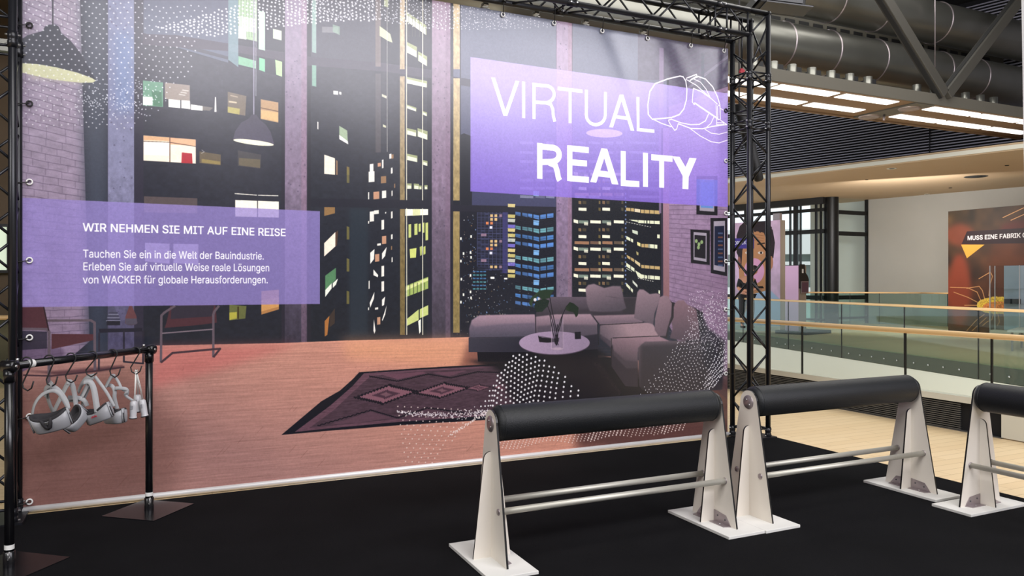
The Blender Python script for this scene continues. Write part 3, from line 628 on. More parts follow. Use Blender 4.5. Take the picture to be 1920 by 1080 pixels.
# --- city seen through the centre bay
r = random.Random(3)
for gu in range(8):
    for gv in range(22):
        u = 895+gu*7.1; v = 399+gv*5.2-(gu*.0)
        if v < 510-(7-gu)*1.2: cv.rect(u+.6, v+.8, u+6.2, v+4.4, (40, 42, 62) if r.random() < .8 else (52, 56, 84))
for gu in range(9): cv.stroke([(895+gu*7.1, 398), (895+gu*7.1, 508-(8-gu)*1.0)], 1.0, (78, 82, 122), .8)
for gv in range(12): cv.stroke([(895, 399+gv*9.6), (950, 400+gv*9.6)], .9, (74, 78, 116), .7)
cv.rect(942, 398, 951, 512, (60, 58, 108), .8)
for oy in (0, 48, 96):
    for a, b, cc in [(919, 402, 1), (927, 402, 1), (936, 402, 2), (919, 409, 1), (927, 409, 1), (911, 416, 3), (919, 416, 3), (918, 424, 0), (902, 438, 2), (907, 438, 2)]:
        if b+oy < 504: cv.rect(a, b+oy, a+5, b+oy+5, {0: (240, 240, 255), 1: (226, 190, 130), 2: (150, 120, 140), 3: (220, 130, 80)}[cc], .9)
for k, v in enumerate([382, 402, 410, 421, 428, 438, 447, 457, 466, 476, 485, 492, 505, 514]):
    cv.poly([(952, v), (966, v+.6), (965, v+7), (952, v+6.3)], [(226, 208, 140), (210, 196, 120), (200, 204, 190), (120, 110, 200)][k % 4], .9)
def bluerow(v, col, single=False, s0=966, parts=((0, 11), (13, 24), (24, 33))):
    if single: cv.poly([(1000, v), (1011, v+.5), (1010, v+10), (1000, v+9)], col); return
    for a, b in parts:
        cv.poly([(s0+a, v+a*.14), (s0+b-1, v+b*.14), (s0+b-1, v+b*.14+7), (s0+a, v+a*.14+6)], col, r.uniform(.6, 1))
    cv.poly([(1000, v+5), (1011, v+7), (1011, v+15), (1000, v+12)], col, .9)
    cv.poly([(1013, v+6), (1024, v+4.5), (1024, v+12.5), (1013, v+13.5)], col, r.uniform(.7, 1)); cv.poly([(1026, v+4), (1038, v+2.5), (1038, v+10.5), (1026, v+12)], col, r.uniform(.6, 1))
B1, B2, B3 = (76, 126, 190), (88, 136, 206), (110, 170, 180)
for base in (368, 423, 479, 535):
    for dv, cc in ((0, B3), (15, B1), (29, B2)):
        if 384 < base+dv < 566 or base > 380: bluerow(base+dv, cc)
    bluerow(base-10, (120, 170, 220), True)
for v in range(386, 590, 8):
    cv.stroke([(966, v), (1000, v+5), (1011, v+7), (1038, v+3)], .7, (20, 20, 30), .5)
for _ in range(330):
    u = r.uniform(866, 960); v = r.uniform(400, 628)
    if 893 < u < 950 and v < 512: continue
    if u > 900 and v < 560 and r.random() < .5: continue
    cc = r.choice([(220, 210, 190), (200, 150, 90), (120, 150, 200), (90, 120, 140), (240, 240, 240)])
    cv.rect(u, v, u+r.uniform(.8, 2.2), v+r.uniform(.8, 2.6), cc, r.uniform(.35, .95))
for k in range(6):
    for a in range(4): cv.rect(887+a*6.5, 508+k*6.5, 892+a*6.5, 510.5+k*6.5, (80, 150, 160) if k % 2 else (70, 120, 170), .85)
for a, b in [(863, 445), (868, 473), (882, 441), (881, 471), (882, 480), (863, 487), (881, 514), (864, 521), (868, 550), (881, 545), (882, 556), (863, 564)]: cv.rect(a, b, a+3, b+5, (236, 236, 226))
cv.rect(920, 519, 927, 523, WHT); cv.rect(945, 521, 951, 524, WHT)
for _ in range(60): cv.rect(*(lambda u, v: (u, v, u+1.6, v+1.6))(r.uniform(850, 1040), r.uniform(520, 640)), (170, 170, 170), .35)
# --- right bay: two office towers
def seg(v, spec):
    for a, b, col, al in spec: cv.poly([(1040+a/4.5, v), (1040+b/4.5, v+.6), (1040+b/4.5, v+6.4), (1040+a/4.5, v+5.6)], col, al)
wh, te, og, di = (236, 234, 210), (120, 136, 124), (150, 112, 86), (74, 66, 50)
for yy, kind in [(-150, 'b'), (-90, 'd'), (-30, 'p'), (20, 'o'), (88, 'd'), (145, 'p'), (252, 'b'), (318, 'd'), (376, 'p'), (428, 'o'), (482, 'b'), (545, 'd'), (603, 'p'), (655, 'o'), (710, 'b'), (770, 'd'), (828, 'p')]:
    v = 357+yy/4.5
    if kind == 'b':
        seg(v, [(205, 285, te, 1), (302, 390, wh, 1), (402, 475, te, .9), (498, 582, wh, 1), (220, 285, (230, 236, 226), .0)])
        cv.poly([(1076, v-2), (1084.5, v), (1084.5, v+6.5), (1076, v+4)], wh)
        seg(v+3.5, [(250, 283, wh, .8), (440, 476, wh, .8)])
    if kind == 'p': seg(v, [(203, 270, wh, 1), (402, 466, wh, 1), (370, 388, (120, 104, 60), .8), (560, 578, (90, 84, 60), .8)])
    if kind == 'o': seg(v, [(170, 292, og, 1), (302, 390, (120, 92, 74), .9), (403, 487, og, 1), (500, 580, (100, 84, 70), .9), (372, 390, (190, 180, 140), .8), (566, 580, (190, 180, 140), .7)])
    if kind == 'd': seg(v, [(203, 226, (150, 120, 80), .8), (236, 268, di, .9), (372, 386, (130, 110, 70), .8), (402, 424, (140, 110, 80), .8), (436, 462, di, .9), (562, 578, (90, 80, 60), .8)])
for k in range(22): cv.poly([(1171.5, 362+k*8), (1174, 362+k*8), (1174, 365+k*8), (1171.5, 365+k*8)], (120, 140, 190), .8)
def rq(col, *p): cv.poly([(1040+p[i]/4.5, 360+p[i+1]/4.5) for i in range(0, len(p), 2)], col)
yl, gw = (186, 160, 110), (222, 226, 196)
rq(yl, 600, 132, 668, 138, 668, 166, 600, 158); rq((214, 200, 170), 672, 140, 720, 146, 720, 175, 672, 168); rq(yl, 725, 148, 887, 158, 887, 188, 725, 178)
rq(gw, 625, 233, 700, 238, 700, 255, 640, 240); rq(gw, 703, 238, 887, 244, 887, 272, 703, 262); rq((60, 66, 60), 772, 240, 782, 240, 782, 268, 772, 268)
for a in range(600, 820, 22): rq((200, 200, 190), a, 250+(a-600)*.22, a+14, 253+(a-600)*.2, a+14, 258+(a-600)*.2, a, 255+(a-600)*.22)
rq((200, 210, 190), 652, 318, 700, 332, 700, 362, 655, 345); rq(gw, 865, 358, 887, 360, 887, 392, 865, 390); rq(gw, 603, 372, 660, 400, 660, 428, 603, 398)
rq((224, 216, 150), 693, 420, 722, 432, 722, 462, 696, 450); rq(yl, 730, 437, 788, 440, 788, 470, 730, 466); rq(gw, 792, 440, 866, 446, 866, 479, 792, 472); rq((170, 160, 110), 686, 500, 706, 512, 704, 536, 690, 528)
rq(yl, 605, 530, 668, 566, 668, 592, 612, 556); rq((206, 190, 150), 672, 570, 720, 602, 720, 633, 676, 598); rq(yl, 728, 615, 887, 628, 887, 655, 730, 642)
rq(gw, 603, 597, 672, 645, 672, 675, 603, 628); rq(gw, 676, 660, 725, 690, 740, 735, 700, 715); rq(gw, 705, 690, 780, 705, 780, 732, 712, 726); rq(gw, 788, 702, 887, 712, 887, 742, 788, 734)
for a in range(700, 830, 20): rq((200, 200, 190), a, 722+(a-700)*.22, a+12, 728+(a-700)*.2, a+12, 734+(a-700)*.2, a, 728+(a-700)*.22)
rq((210, 214, 200), 655, 742, 697, 785, 697, 808, 657, 766); rq(gw, 603, 766, 660, 825, 657, 850, 603, 792); rq(gw, 875, 828, 888, 832, 888, 860, 875, 856); rq((200, 210, 190), 603, 640, 650, 668, 650, 674, 603, 646)
for a in (640, 755, 800, 840): cv.stroke([(1040+a/4.5, 385), (1040+a/4.5, 545)], 1.3, (29, 31, 38), .8)
# towers glimpsed behind the title panel
for v in (265, 283, 300, 318, 335, 350, 366):
    for a, b in ((975, 1000), (1004, 1022), (1024, 1040), (1078, 1098), (1104, 1124), (1130, 1150), (1155, 1168), (1180, 1236)):
        cv.poly([(a, v), (b, v+1), (b, v+6), (a, v+5)], (170, 176, 200), r.uniform(.15, .7))

# right brick wall, door post, frames
cv.poly([(1196, 55), (1370, 92), (1370, 250), (1254, 240), (1254, 150), (1196, 150)], (84, 80, 98), tex=ntf)
cv.stroke([(1260, 190), (1366, 105)], 5, (128, 122, 142), .7); cv.stroke([(1318, 100), (1318, 170)], 7, (66, 72, 88), .9); cv.stroke([(1240, 90), (1240, 400)], 10, (134, 116, 146), .8)
brickwall([(1254, 200), (1372, 160), (1372, 770), (1330, 745), (1254, 610)], (((142, 120, 148), (1262, 420)), ((128, 104, 130), (1360, 560))), (700, 400), [100+8.4*i for i in range(76)], (1254, 1368), .8, 9, (84, 66, 92))
cv.poly([(1243, 240), (1255, 240), (1255, 560), (1243, 556)], (((168, 132, 156), (1250, 300)), ((132, 96, 100), (1250, 550)))); cv.rect(1240, 240, 1243.5, 556, (52, 46, 60))
def frame(o, i, inner):
    cv.poly(o, (30, 28, 34)); cv.poly(i, (150, 142, 156))
    cu = sum(p[0] for p in i)/4; cw = sum(p[1] for p in i)/4
    cv.poly([(cu+(p[0]-cu)*.86, cw+(p[1]-cw)*.8) for p in i], inner)
frame([(1295, 430), (1331, 432), (1331, 497), (1296, 493)], [(1301, 435), (1325, 437), (1325, 491), (1301, 487)], (32, 30, 36))
for a, b in ((1306, 452), (1311, 458), (1316, 454), (1310, 464)): cv.ell(a, b, 2.6, 3.6, (150, 178, 120), .85)
frame([(1332, 409), (1363, 409), (1363, 518), (1333, 512)], [(1338, 415), (1359, 414), (1359, 510), (1338, 506)], (30, 34, 54))
for k in range(9): cv.rect(1346, 436+k*7.5, 1355, 439+k*7.5, (150, 90, 60) if k % 2 else (90, 110, 150), .6)
frame([(1306, 330), (1345, 330), (1345, 404), (1306, 402)], [(1312, 336), (1339, 336), (1339, 397), (1312, 395)], (90, 130, 190))

# --- printed floor
cv.poly([(36, 700), (60, 688), (120, 672), (180, 672), (290, 648), (533, 643), (633, 639), (880, 632), (1300, 690), (1375, 760), (1375, 830), (36, 975)],
        (((200, 140, 120), (700, 636)), ((164, 122, 116), (560, 900))), tex=noise_tex(2.5, 70, 0.06, 21, 2))
cv.poly([(40, 720), (250, 700), (350, 800), (330, 945), (36, 970)], (104, 72, 66), .6, blur=26)
cv.poly([(640, 636), (880, 632), (880, 690), (650, 672)], (232, 166, 122), .5, blur=14)
cv.poly([(290, 650), (560, 645), (420, 690), (280, 730)], (186, 92, 92), .5, blur=12)
cv.poly([(1080, 740), (1372, 700), (1372, 822), (1080, 846)], (70, 46, 46), .85, blur=18)
cv.poly([(880, 640), (1100, 700), (1010, 720), (860, 690)], (120, 76, 66), .8, blur=10)
for k in range(26):
    v = 655+k*6+k*k*.32
    cv.stroke([(40, v+22+k*.9), (500, v+8), (1366, v-(8+k*.9))], .8, (110, 72, 66), .22, joints=False)
for k in range(90):
    u = r.uniform(60, 1250); v = r.uniform(665, 940)
    if v > 955-(u*.1): continue
    L = (v-640)*.07; cv.stroke([(u, v), (u+L*.9, v-L)], .9, (90, 54, 50), .3, joints=False)

# --- rug
def rg(pts): return crop(520, 660, 4, pts)
cv.poly(rg([(30, 622), (330, 370), (470, 290), (560, 210), (615, 152), (1100, 118), (1600, 92), (2060, 60), (2500, 40), (2700, 120), (2700, 420), (2100, 480), (1560, 510), (900, 550), (400, 590)]), (26, 26, 34))
cv.poly(rg([(130, 600), (400, 400), (560, 260), (650, 160), (1100, 130), (1650, 102), (2060, 85), (2400, 90), (2400, 400), (1560, 480), (900, 525), (420, 570)]), (96, 68, 80), tex=noise_tex(2, 22, .10, 31, 2))
cv.poly(rg([(240, 570), (420, 440), (590, 280), (700, 180), (1000, 150), (1620, 118), (2000, 110), (2100, 420), (1540, 470), (880, 505)]), (72, 54, 64), tex=noise_tex(3, 16, .12, 32, 2))
def zig(a, b, n, amp):
    o = []
    for i in range(n*2+1):
        t = i/(n*2); o.append((a[0]+(b[0]-a[0])*t+(amp if i % 2 else 0)*.3, a[1]+(b[1]-a[1])*t+(amp if i % 2 else 0)))
    return o
def dia(cx_, cy_, rx, ry, col, sk=.12):
    L, T, Rr, B = (cx_-rx, cy_+rx*sk), (cx_+ry*.5, cy_-ry), (cx_+rx, cy_-rx*sk), (cx_-ry*.5, cy_+ry)
    pts = zig(L, T, 10, -9)+zig(T, Rr, 10, 9)[1:]+zig(Rr, B, 10, 9)[1:]+zig(B, L, 10, -9)[1:-1]
    cv.poly(rg(pts), col)
for cx_, cy_, rx, ry in ((815, 318, 250, 78), (1235, 288, 225, 62), (1510, 268, 100, 26), (1700, 262, 90, 34)):
    dia(cx_, cy_, rx, ry, (30, 26, 34)); dia(cx_, cy_, rx*.8, ry*.78, (126, 86, 98)); dia(cx_, cy_, rx*.42, ry*.42, (70, 48, 60)); dia(cx_, cy_, rx*.18, ry*.2, (112, 80, 90))
for a, b in (((690, 178), (900, 215)), ((900, 215), (1130, 162)), ((1130, 162), (1300, 190)), ((1300, 190), (1500, 145)), ((1500, 145), (1690, 150)), ((300, 550), (700, 432)), ((700, 432), (900, 490)), ((900, 490), (1120, 415)), ((1120, 415), (1400, 450))):
    cv.stroke(rg(zig(a, b, 12, 8)), 2.2, (30, 26, 34), joints=False)
cv.poly(rg([(780, 170), (1090, 148), (1120, 158), (905, 205)]), (104, 70, 84), .9); cv.poly(rg([(1160, 155), (1420, 140), (1290, 182)]), (100, 68, 82), .8)
cv.poly(rg([(400, 545), (700, 448), (860, 495), (560, 535)]), (92, 66, 78), .8); cv.poly(rg([(940, 490), (1130, 430), (1380, 470), (1000, 500)]), (82, 58, 70), .7)
cv.poly([(930, 684), (1090, 668), (1200, 690), (1240, 800), (985, 790), (950, 735)], (30, 26, 33), .93, blur=9)
for k in range(60):
    u = r.uniform(640, 900); v = r.uniform(700, 770)
    cv.stroke([(u, v), (u+8, v-9)], .8, (96, 72, 84), .25, joints=False)

# --- sofa, table and plant
def sf(pts): return crop(860, 530, 3.84, pts)
SH = lambda *a, **k: cv.poly(*a, **k)
SH(sf([(60, 560), (560, 540), (1010, 480), (1400, 760), (1800, 790), (1850, 960), (600, 960), (900, 800)]), (25, 24, 30), .92, blur=5)
SH(sf([(135, 500), (1000, 470), (1010, 575), (140, 568)]), (22, 22, 30))
SH(sf([(1010, 575), (1170, 790), (1160, 810), (960, 575)]), (52, 42, 48), .7)
SH(sf([(540, 500), (1010, 540), (1180, 800), (900, 830), (700, 590)]), (30, 26, 32), .8, blur=2)
SH(sf([(555, 235), (575, 110), (640, 103), (930, 103), (1280, 105), (1290, 240), (560, 250)]), (((92, 80, 92), (1010, 556)), ((56, 50, 58), (1010, 590))))
SH(sf([(1180, 106), (1290, 106), (1290, 240), (1180, 220)]), (42, 38, 44), .9, blur=2)
SH(sf([(700, 210), (950, 215), (1000, 250), (1290, 240), (1290, 215), (940, 190)]), (46, 40, 48), .6, blur=3)
SH(sf([(73, 395), (555, 385), (560, 500), (73, 500)]), (((56, 54, 66), (880, 633)), ((40, 40, 50), (1000, 660))))
SH(sf([(78, 330), (95, 270), (150, 235), (340, 230), (545, 228), (553, 250), (553, 388), (80, 397)]), (((162, 134, 148), (930, 592)), ((80, 74, 88), (930, 632))), blur=1)
SH(sf([(90, 300), (120, 318), (300, 300), (550, 290), (553, 388), (80, 397), (80, 340)]), (((98, 88, 104), (930, 612)), ((74, 70, 84), (930, 632))), .85, blur=2)
SH(sf([(555, 385), (1000, 370), (1005, 480), (560, 500)]), (38, 36, 46))
SH(sf([(555, 245), (700, 228), (950, 226), (1000, 290), (1000, 370), (900, 385), (570, 390), (556, 380)]), (((152, 126, 138), (1050, 592)), ((74, 66, 78), (1050, 630))), blur=1)
SH(sf([(560, 315), (700, 300), (995, 305), (998, 368), (570, 388)]), (78, 70, 82), .8, blur=2)
SH(sf([(968, 238), (1290, 228), (1330, 290), (1020, 303)]), (((138, 114, 124), (1130, 592)), ((104, 88, 100), (1130, 606))), blur=1)
SH(sf([(1010, 380), (1095, 470), (1100, 600), (1200, 745), (1290, 750), (1290, 560), (1020, 300)]), (48, 42, 50))
SH(sf([(1020, 310), (1060, 296), (1390, 286), (1450, 385), (1130, 400), (1098, 466), (1040, 400), (1018, 370)]), (((150, 124, 132), (1170, 606)), ((82, 72, 82), (1130, 645))), blur=1)
SH(sf([(1020, 370), (1095, 420), (1096, 468), (1020, 400)]), (64, 56, 66), .8, blur=1)
SH(sf([(1105, 410), (1160, 392), (1440, 384), (1540, 430), (1320, 445), (1290, 500), (1290, 612), (1210, 615), (1120, 520)]), (((140, 112, 122), (1200, 634)), ((66, 58, 66), (1190, 688))), blur=1)
SH(sf([(1108, 480), (1200, 560), (1290, 570), (1290, 614), (1210, 616), (1110, 520)]), (62, 54, 62), .8, blur=2)
SH(sf([(1290, 470), (1340, 425), (1800, 412), (1900, 430), (1900, 770), (1700, 790), (1380, 790), (1300, 745)]), (((86, 74, 82), (1240, 640)), ((46, 42, 50), (1240, 730))), blur=1)
SH(sf([(1310, 450), (1800, 430), (1850, 560), (1720, 800), (1310, 770)]), (44, 40, 47), .8, blur=5)
SH(sf([(1540, 140), (1700, 180), (1760, 215), (1755, 420), (1640, 430)]), (38, 34, 42)); SH(sf([(1740, 190), (1800, 330), (1920, 420), (1900, 760), (1750, 560)]), (36, 34, 44), .9, blur=5)
PIL = (((136, 114, 126), None), ((86, 74, 84), None))
def pillow(pts, c0, c1, a, b): SH(sf(pts), ((c0, sf([a])[0]), (c1, sf([b])[0])), blur=1)
pillow([(915, 40), (935, 16), (975, 8), (1010, 22), (1050, 38), (1110, 24), (1165, 25), (1178, 60), (1190, 130), (1207, 185), (1160, 205), (1040, 212), (945, 205), (925, 150)], (132, 112, 122), (74, 66, 76), (1000, 10), (1040, 215))
pillow([(1540, 330), (1530, 270), (1556, 150), (1580, 128), (1620, 126), (1650, 160), (1690, 178), (1712, 195), (1730, 300), (1740, 412), (1620, 418), (1520, 400)], (124, 98, 108), (76, 62, 72), (1600, 130), (1600, 415))
SH(sf([(1490, 100), (1550, 150), (1548, 250), (1510, 330), (1500, 400), (1450, 390)]), (40, 34, 40))
pillow([(1445, 105), (1475, 92), (1510, 100), (1535, 150), (1530, 240), (1505, 320), (1490, 385), (1440, 385), (1410, 340), (1412, 260)], (134, 110, 120), (90, 74, 84), (1430, 120), (1500, 385))
pillow([(1285, 70), (1300, 48), (1330, 50), (1375, 82), (1420, 76), (1452, 84), (1440, 140), (1410, 220), (1400, 300), (1330, 280), (1262, 255), (1272, 160)], (140, 118, 128), (88, 76, 86), (1310, 50), (1340, 300))
for a, b in (((968, 238), (1010, 300)), ((550, 235), (556, 385)), ((1100, 400), (1100, 600)), ((1000, 300), (1010, 450)), ((1018, 304), (1330, 288)), ((1110, 398), (1440, 384))): cv.stroke(sf([a, b]), 1.6, (28, 24, 30), .8)
cv.stroke(sf([(80, 397), (553, 388)]), 1, (40, 36, 46), .8)
for k in range(5): cv.stroke(sf([(1060+k*20, 98+k*3), (1110+k*14, 104+k*2)]), .9, (60, 52, 60), .3)
for a, b in (((700, 510), (715, 590)), ((860, 500), (858, 615)), ((545, 500), (500, 570))): cv.stroke(sf([a, b]), 2, (22, 20, 26))
cv.ell(860+690/3.84, 530+439/3.84, 66.5, 21.5, (70, 60, 74)); cv.ell(860+690/3.84, 530+433/3.84, 66.5, 21.5, (((164, 142, 168), (980, 630)), ((140, 122, 146), (1090, 660))))
SH(sf([(570, 380), (600, 395), (690, 402), (725, 395), (722, 425), (640, 432), (580, 428)]), (30, 28, 34)); cv.stroke(sf([(575, 386), (690, 404)]), 1.5, (84, 76, 88))
SH(sf([(836, 355), (880, 353), (882, 405), (838, 407)]), (24, 22, 32))
SH(sf([(668, 262), (750, 258), (752, 478), (735, 486), (680, 486), (668, 476)]), (120, 106, 124), .45); cv.stroke(sf([(668, 262), (668, 478)]), 1, (190, 170, 186), .8); cv.stroke(sf([(751, 260), (752, 478)]), 1, (170, 150, 166), .8); cv.ell(860+710/3.84, 530+476/3.84, 10.5, 2.6, (182, 160, 176), .7)
for p in ([(700, 450), (690, 330), (660, 220), (625, 130)], [(706, 450), (700, 330), (672, 200), (655, 100)], [(712, 440), (715, 330), (740, 250), (780, 165)], [(704, 452), (708, 380), (735, 300), (750, 225)], [(695, 440), (675, 340), (655, 230)], [(716, 450), (700, 380), (712, 300)]): cv.stroke(sf(p), 1.6, (24, 22, 30))
SH(sf([(580, 58), (620, 52), (690, 50), (668, 78), (655, 110), (600, 122), (570, 90)]), (34, 50, 36)); SH(sf([(520, 110), (560, 75), (580, 58), (560, 110), (530, 140), (525, 180), (505, 150)]), (40, 56, 38)); SH(sf([(560, 130), (620, 115), (655, 130), (640, 170), (600, 210), (560, 212), (540, 170)]), (26, 38, 32))
SH(sf([(780, 165), (800, 140), (830, 150), (865, 180), (860, 235), (845, 250), (830, 215), (790, 205)]), (24, 36, 26)); SH(sf([(800, 160), (770, 175), (775, 200), (800, 205)]), (30, 42, 28))
cv.dot(1003, 562, 3.2, (226, 220, 224)); cv.dot(1010, 560, 2.4, (190, 190, 200))

# --- cantilever chairs and side table on the left of the print
def lf(pts): return crop(0, 360, 3, pts)
FR = (92, 80, 90)
SH(lf([(110, 640), (245, 640), (258, 700), (272, 780), (110, 772)]), (76, 46, 54)); SH(lf([(290, 798), (530, 800), (532, 832), (290, 884)]), (80, 48, 54)); SH(lf([(110, 780), (265, 785), (265, 880), (110, 890)]), (42, 40, 54), .85)
SH(lf([(110, 1000), (330, 1030), (560, 1010), (700, 985), (690, 975), (280, 1010)]), (60, 36, 46), .7, blur=2)
cv.stroke(lf([(120, 770), (262, 772), (276, 786), (276, 1080)]), 5, FR); cv.stroke(lf([(260, 724), (510, 722), (532, 735), (534, 1010)]), 4.5, FR); cv.stroke(lf([(245, 640), (262, 720), (275, 780)]), 2, (40, 30, 36))
cv.stroke(lf([(130, 1030), (290, 1035), (534, 1008), (700, 985)]), 3, (64, 46, 54))
SH(lf([(958, 640), (1212, 636), (1220, 735), (1100, 750), (925, 765), (935, 740)]), (72, 44, 52)); SH(lf([(965, 640), (1205, 638), (1190, 700), (960, 715)]), (48, 44, 56))
cv.stroke(lf([(905, 960), (908, 695), (925, 678), (985, 640)]), 4.2, FR); cv.stroke(lf([(1200, 930), (1200, 690), (1206, 672), (1232, 640)]), 4.2, FR); cv.stroke(lf([(912, 795), (1198, 772)]), 2.4, (120, 106, 116)); cv.stroke(lf([(905, 960), (970, 906), (1195, 885), (1238, 882), (1200, 930)]), 4, (66, 48, 56))
SH(lf([(555, 770), (800, 765), (800, 785), (560, 792)]), (34, 34, 46)); cv.stroke(lf([(558, 790), (556, 1000)]), 3, (44, 42, 54)); cv.stroke(lf([(697, 780), (697, 955), (805, 965), (806, 780)]), 3, (40, 38, 50))
for k in range(6): cv.stroke(lf([(612-k*3, 680+k*9), (662+k*3, 680+k*9)]), 1.8, (150, 150, 170) if k % 2 else (40, 40, 52))
SH(lf([(612, 640), (640, 640), (676, 720), (600, 720)]), (70, 70, 88), .5); SH(lf([(600, 725), (676, 725), (676, 750), (600, 750)]), (34, 34, 44)); cv.ell(738*1/3, 360+735/3, 12, 5, (74, 66, 78)); SH(lf([(728, 640), (742, 640), (768, 700), (770, 740), (704, 740), (706, 700)]), (96, 62, 66)); SH(lf([(706, 712), (770, 712), (770, 742), (706, 742)]), (76, 72, 86))

# --- translucent violet panels and lettering
PUR = (150, 124, 214)
cv.poly([(36, 370.5), (600, 396), (600, 570), (36, 576)], (143, 128, 194), .80)
cv.poly([(882, 107), (1375, 177), (1375, 389), (882, 359)], (((174, 154, 226), (1000, 150)), ((136, 110, 212), (1000, 370))), .84)
cv.ell(1133, 250, 34, 8, (190, 168, 232), tilt=.02)
cv.poly([(1306, 336), (1345, 338), (1345, 386), (1306, 384)], (110, 118, 214), .6)
W = (250, 250, 252)
cv.text('WIR NEHMEN SIE MIT AUF EINE REISE', 155.5, 433.4, 536, 15.2, W, 0.022)
cv.text('Tauchen Sie ein in die Welt der Bauindustrie.', 155.5, 482.8, 495, 14.6, W, 0.008)
cv.text('Erleben Sie auf virtuelle Weise reale Lösungen', 155.5, 506.9, 505.3, 14.8, W, 0.008)
cv.text('von WACKER für globale Herausforderungen.', 155.5, 531.5, 502.5, 14.6, W, 0.008)
def T(p): return crop(640, 0, 3, p)
def arc(cx_, cy_, rx, ry, a0, a1, n=10): return [(cx_+rx*math.cos(math.radians(a0+(a1-a0)*i/n)), cy_+ry*math.sin(math.radians(a0+(a1-a0)*i/n))) for i in range(n+1)]
for p in ([(1026, 459), (1026, 664)], [(1085, 466), (1085, 669)], [(1076, 475), (1140, 482)]+arc(1150, 530, 48, 48, -90, 90)+[(1085, 574)], [(1150, 578), (1178, 586), (1190, 612), (1194, 655), (1202, 684)], [(1218, 497), (1356, 514)], [(1287, 505), (1287, 693)], [(1378, 506), (1378, 645)]+arc(1431, 648, 53, 54, 180, 0)+[(1484, 648), (1486, 519)], [(1535, 655), (1620, 668)], [(1670, 546), (1670, 737)], [(1662, 728), (1762, 738)]):
    cv.stroke(T(p), 6.2, W)
for p in ([(1117, 804), (1117, 1006)], [(1102, 822), (1180, 830)]+arc(1185, 870, 42, 40, -88, 88, 12)+[(1110, 912)], [(1170, 915), (1205, 930), (1216, 965), (1222, 1000), (1230, 1015)], [(1286, 818), (1286, 1018)], [(1286, 834), (1392, 845)], [(1286, 912), (1382, 920)], [(1286, 1003), (1393, 1012)], [(1440, 975), (1522, 985)], [(1585, 850), (1585, 1040)], [(1571, 1030), (1676, 1036)], [(1711, 860), (1711, 1051)], [(1744, 884), (1864, 894)], [(1803, 888), (1803, 1056)]):
    cv.stroke(T(p), 11.3, (252, 252, 253))
for p in ([(843, 436), (864, 437), (933, 652), (912, 652)], [(912, 652), (933, 652), (1001, 457), (980, 455)], [(1506, 716), (1527, 718), (1587, 533), (1566, 533)], [(1566, 533), (1587, 533), (1648, 736), (1627, 734)],
          [(1400, 1024), (1434, 1028), (1495, 838), (1462, 835)], [(1462, 835), (1495, 838), (1558, 1039), (1521, 1036)]): cv.poly(T(p), (252, 252, 253))
for p in ([(1261, 293), (1274.5, 294), (1292, 324), (1281, 331)], [(1306, 297), (1293, 296), (1281, 324), (1292, 331)], [(1280.5, 322), (1292, 322), (1291, 355), (1280, 354)]): cv.poly(p, (252, 252, 253))
def H(p): return crop(1200, 120, 6.75, p)
for p, wd in (([(150, 690), (108, 640), (100, 520), (125, 350), (190, 250), (350, 190), (510, 152), (550, 160), (585, 215), (598, 320), (590, 450), (555, 570), (500, 640), (400, 678), (250, 692), (150, 700)], 2.4), ([(590, 180), (720, 130), (725, 150), (660, 190), (630, 220)], 2), ([(585, 190), (720, 270), (860, 400), (980, 510)], 1.6), ([(735, 155), (830, 190), (920, 290), (980, 420), (1010, 520)], 2.2), ([(690, 190), (770, 230), (840, 320), (890, 430)], 1.4), ([(640, 205), (700, 175), (740, 160)], 2), ([(680, 310), (665, 480), (690, 515), (700, 490), (985, 690)], 1.6), ([(680, 305), (780, 350), (890, 430)], 1.6), ([(690, 490), (990, 700)], 2.4), ([(960, 510), (970, 770), (1060, 765), (1050, 745), (970, 745)], 1.4), ([(985, 520), (1010, 530), (1015, 700), (985, 705), (980, 530)], 2), ([(1010, 560), (1060, 590)], 1.4), ([(160, 695), (270, 750), (400, 795)], 1.8), ([(360, 710), (400, 700), (520, 745), (640, 768), (750, 765), (830, 720), (870, 630)], 1.8), ([(360, 715), (380, 755), (440, 840), (465, 825), (485, 755)], 1.6), ([(485, 755), (640, 815), (790, 820), (920, 790), (1095, 768), (1015, 712)], 2), ([(935, 670), (900, 750), (830, 815)], 1.4), ([(820, 825), (900, 875), (1000, 890), (1105, 862)], 1.4), ([(640, 820), (760, 910), (900, 985), (1000, 1000), (1110, 962)], 1.5)):
    cv.stroke(H(p), wd, (244, 240, 250), .95)

# --- white dot swarms
for i in range(27):                             # upper left, thinning lattice
    for j in range(26):
        u = 42+i*13.2+(6.6 if j % 2 else 0); v = -4+j*9.4+i*.75
        v += 3*math.sin(i*.7)
        lim = 235-(max(0, u-250)*.95) if u > 250 else 242
        if u > 395-(v*.28) or v > lim: continue
        if u < 140 and v > 238: continue
        cv.dot(u+rnd.uniform(-1, 1), v+rnd.uniform(-1, 1), 1.35 if v < 150 else 1.15, (226, 226, 232), .78)
for k in range(170):
    t = rnd.random(); u = 150+150*t+rnd.gauss(0, 12); v = 188+rnd.gauss(0, 17)-8*(t-.5)
    cv.dot(u, v, 1.0, (226, 228, 238), .8)
def lower(u):                                   # lower edge of the top swarm
    P = [(295, 52), (340, 60), (400, 67), (450, 62), (520, 50), (600, 42), (640, 38), (720, 38), (800, 54), (900, 55), (1000, 52), (1060, 46)]
    for (a, b), (c_, d) in zip(P[:-1], P[1:]):
        if a <= u <= c_: return b+(d-b)*(u-a)/(c_-a)
    return 0
def upper(u): return max(-6, 50-(u-295)*.28) if u < 480 else -6+(max(0, u-900)*.28)
u = 296.0
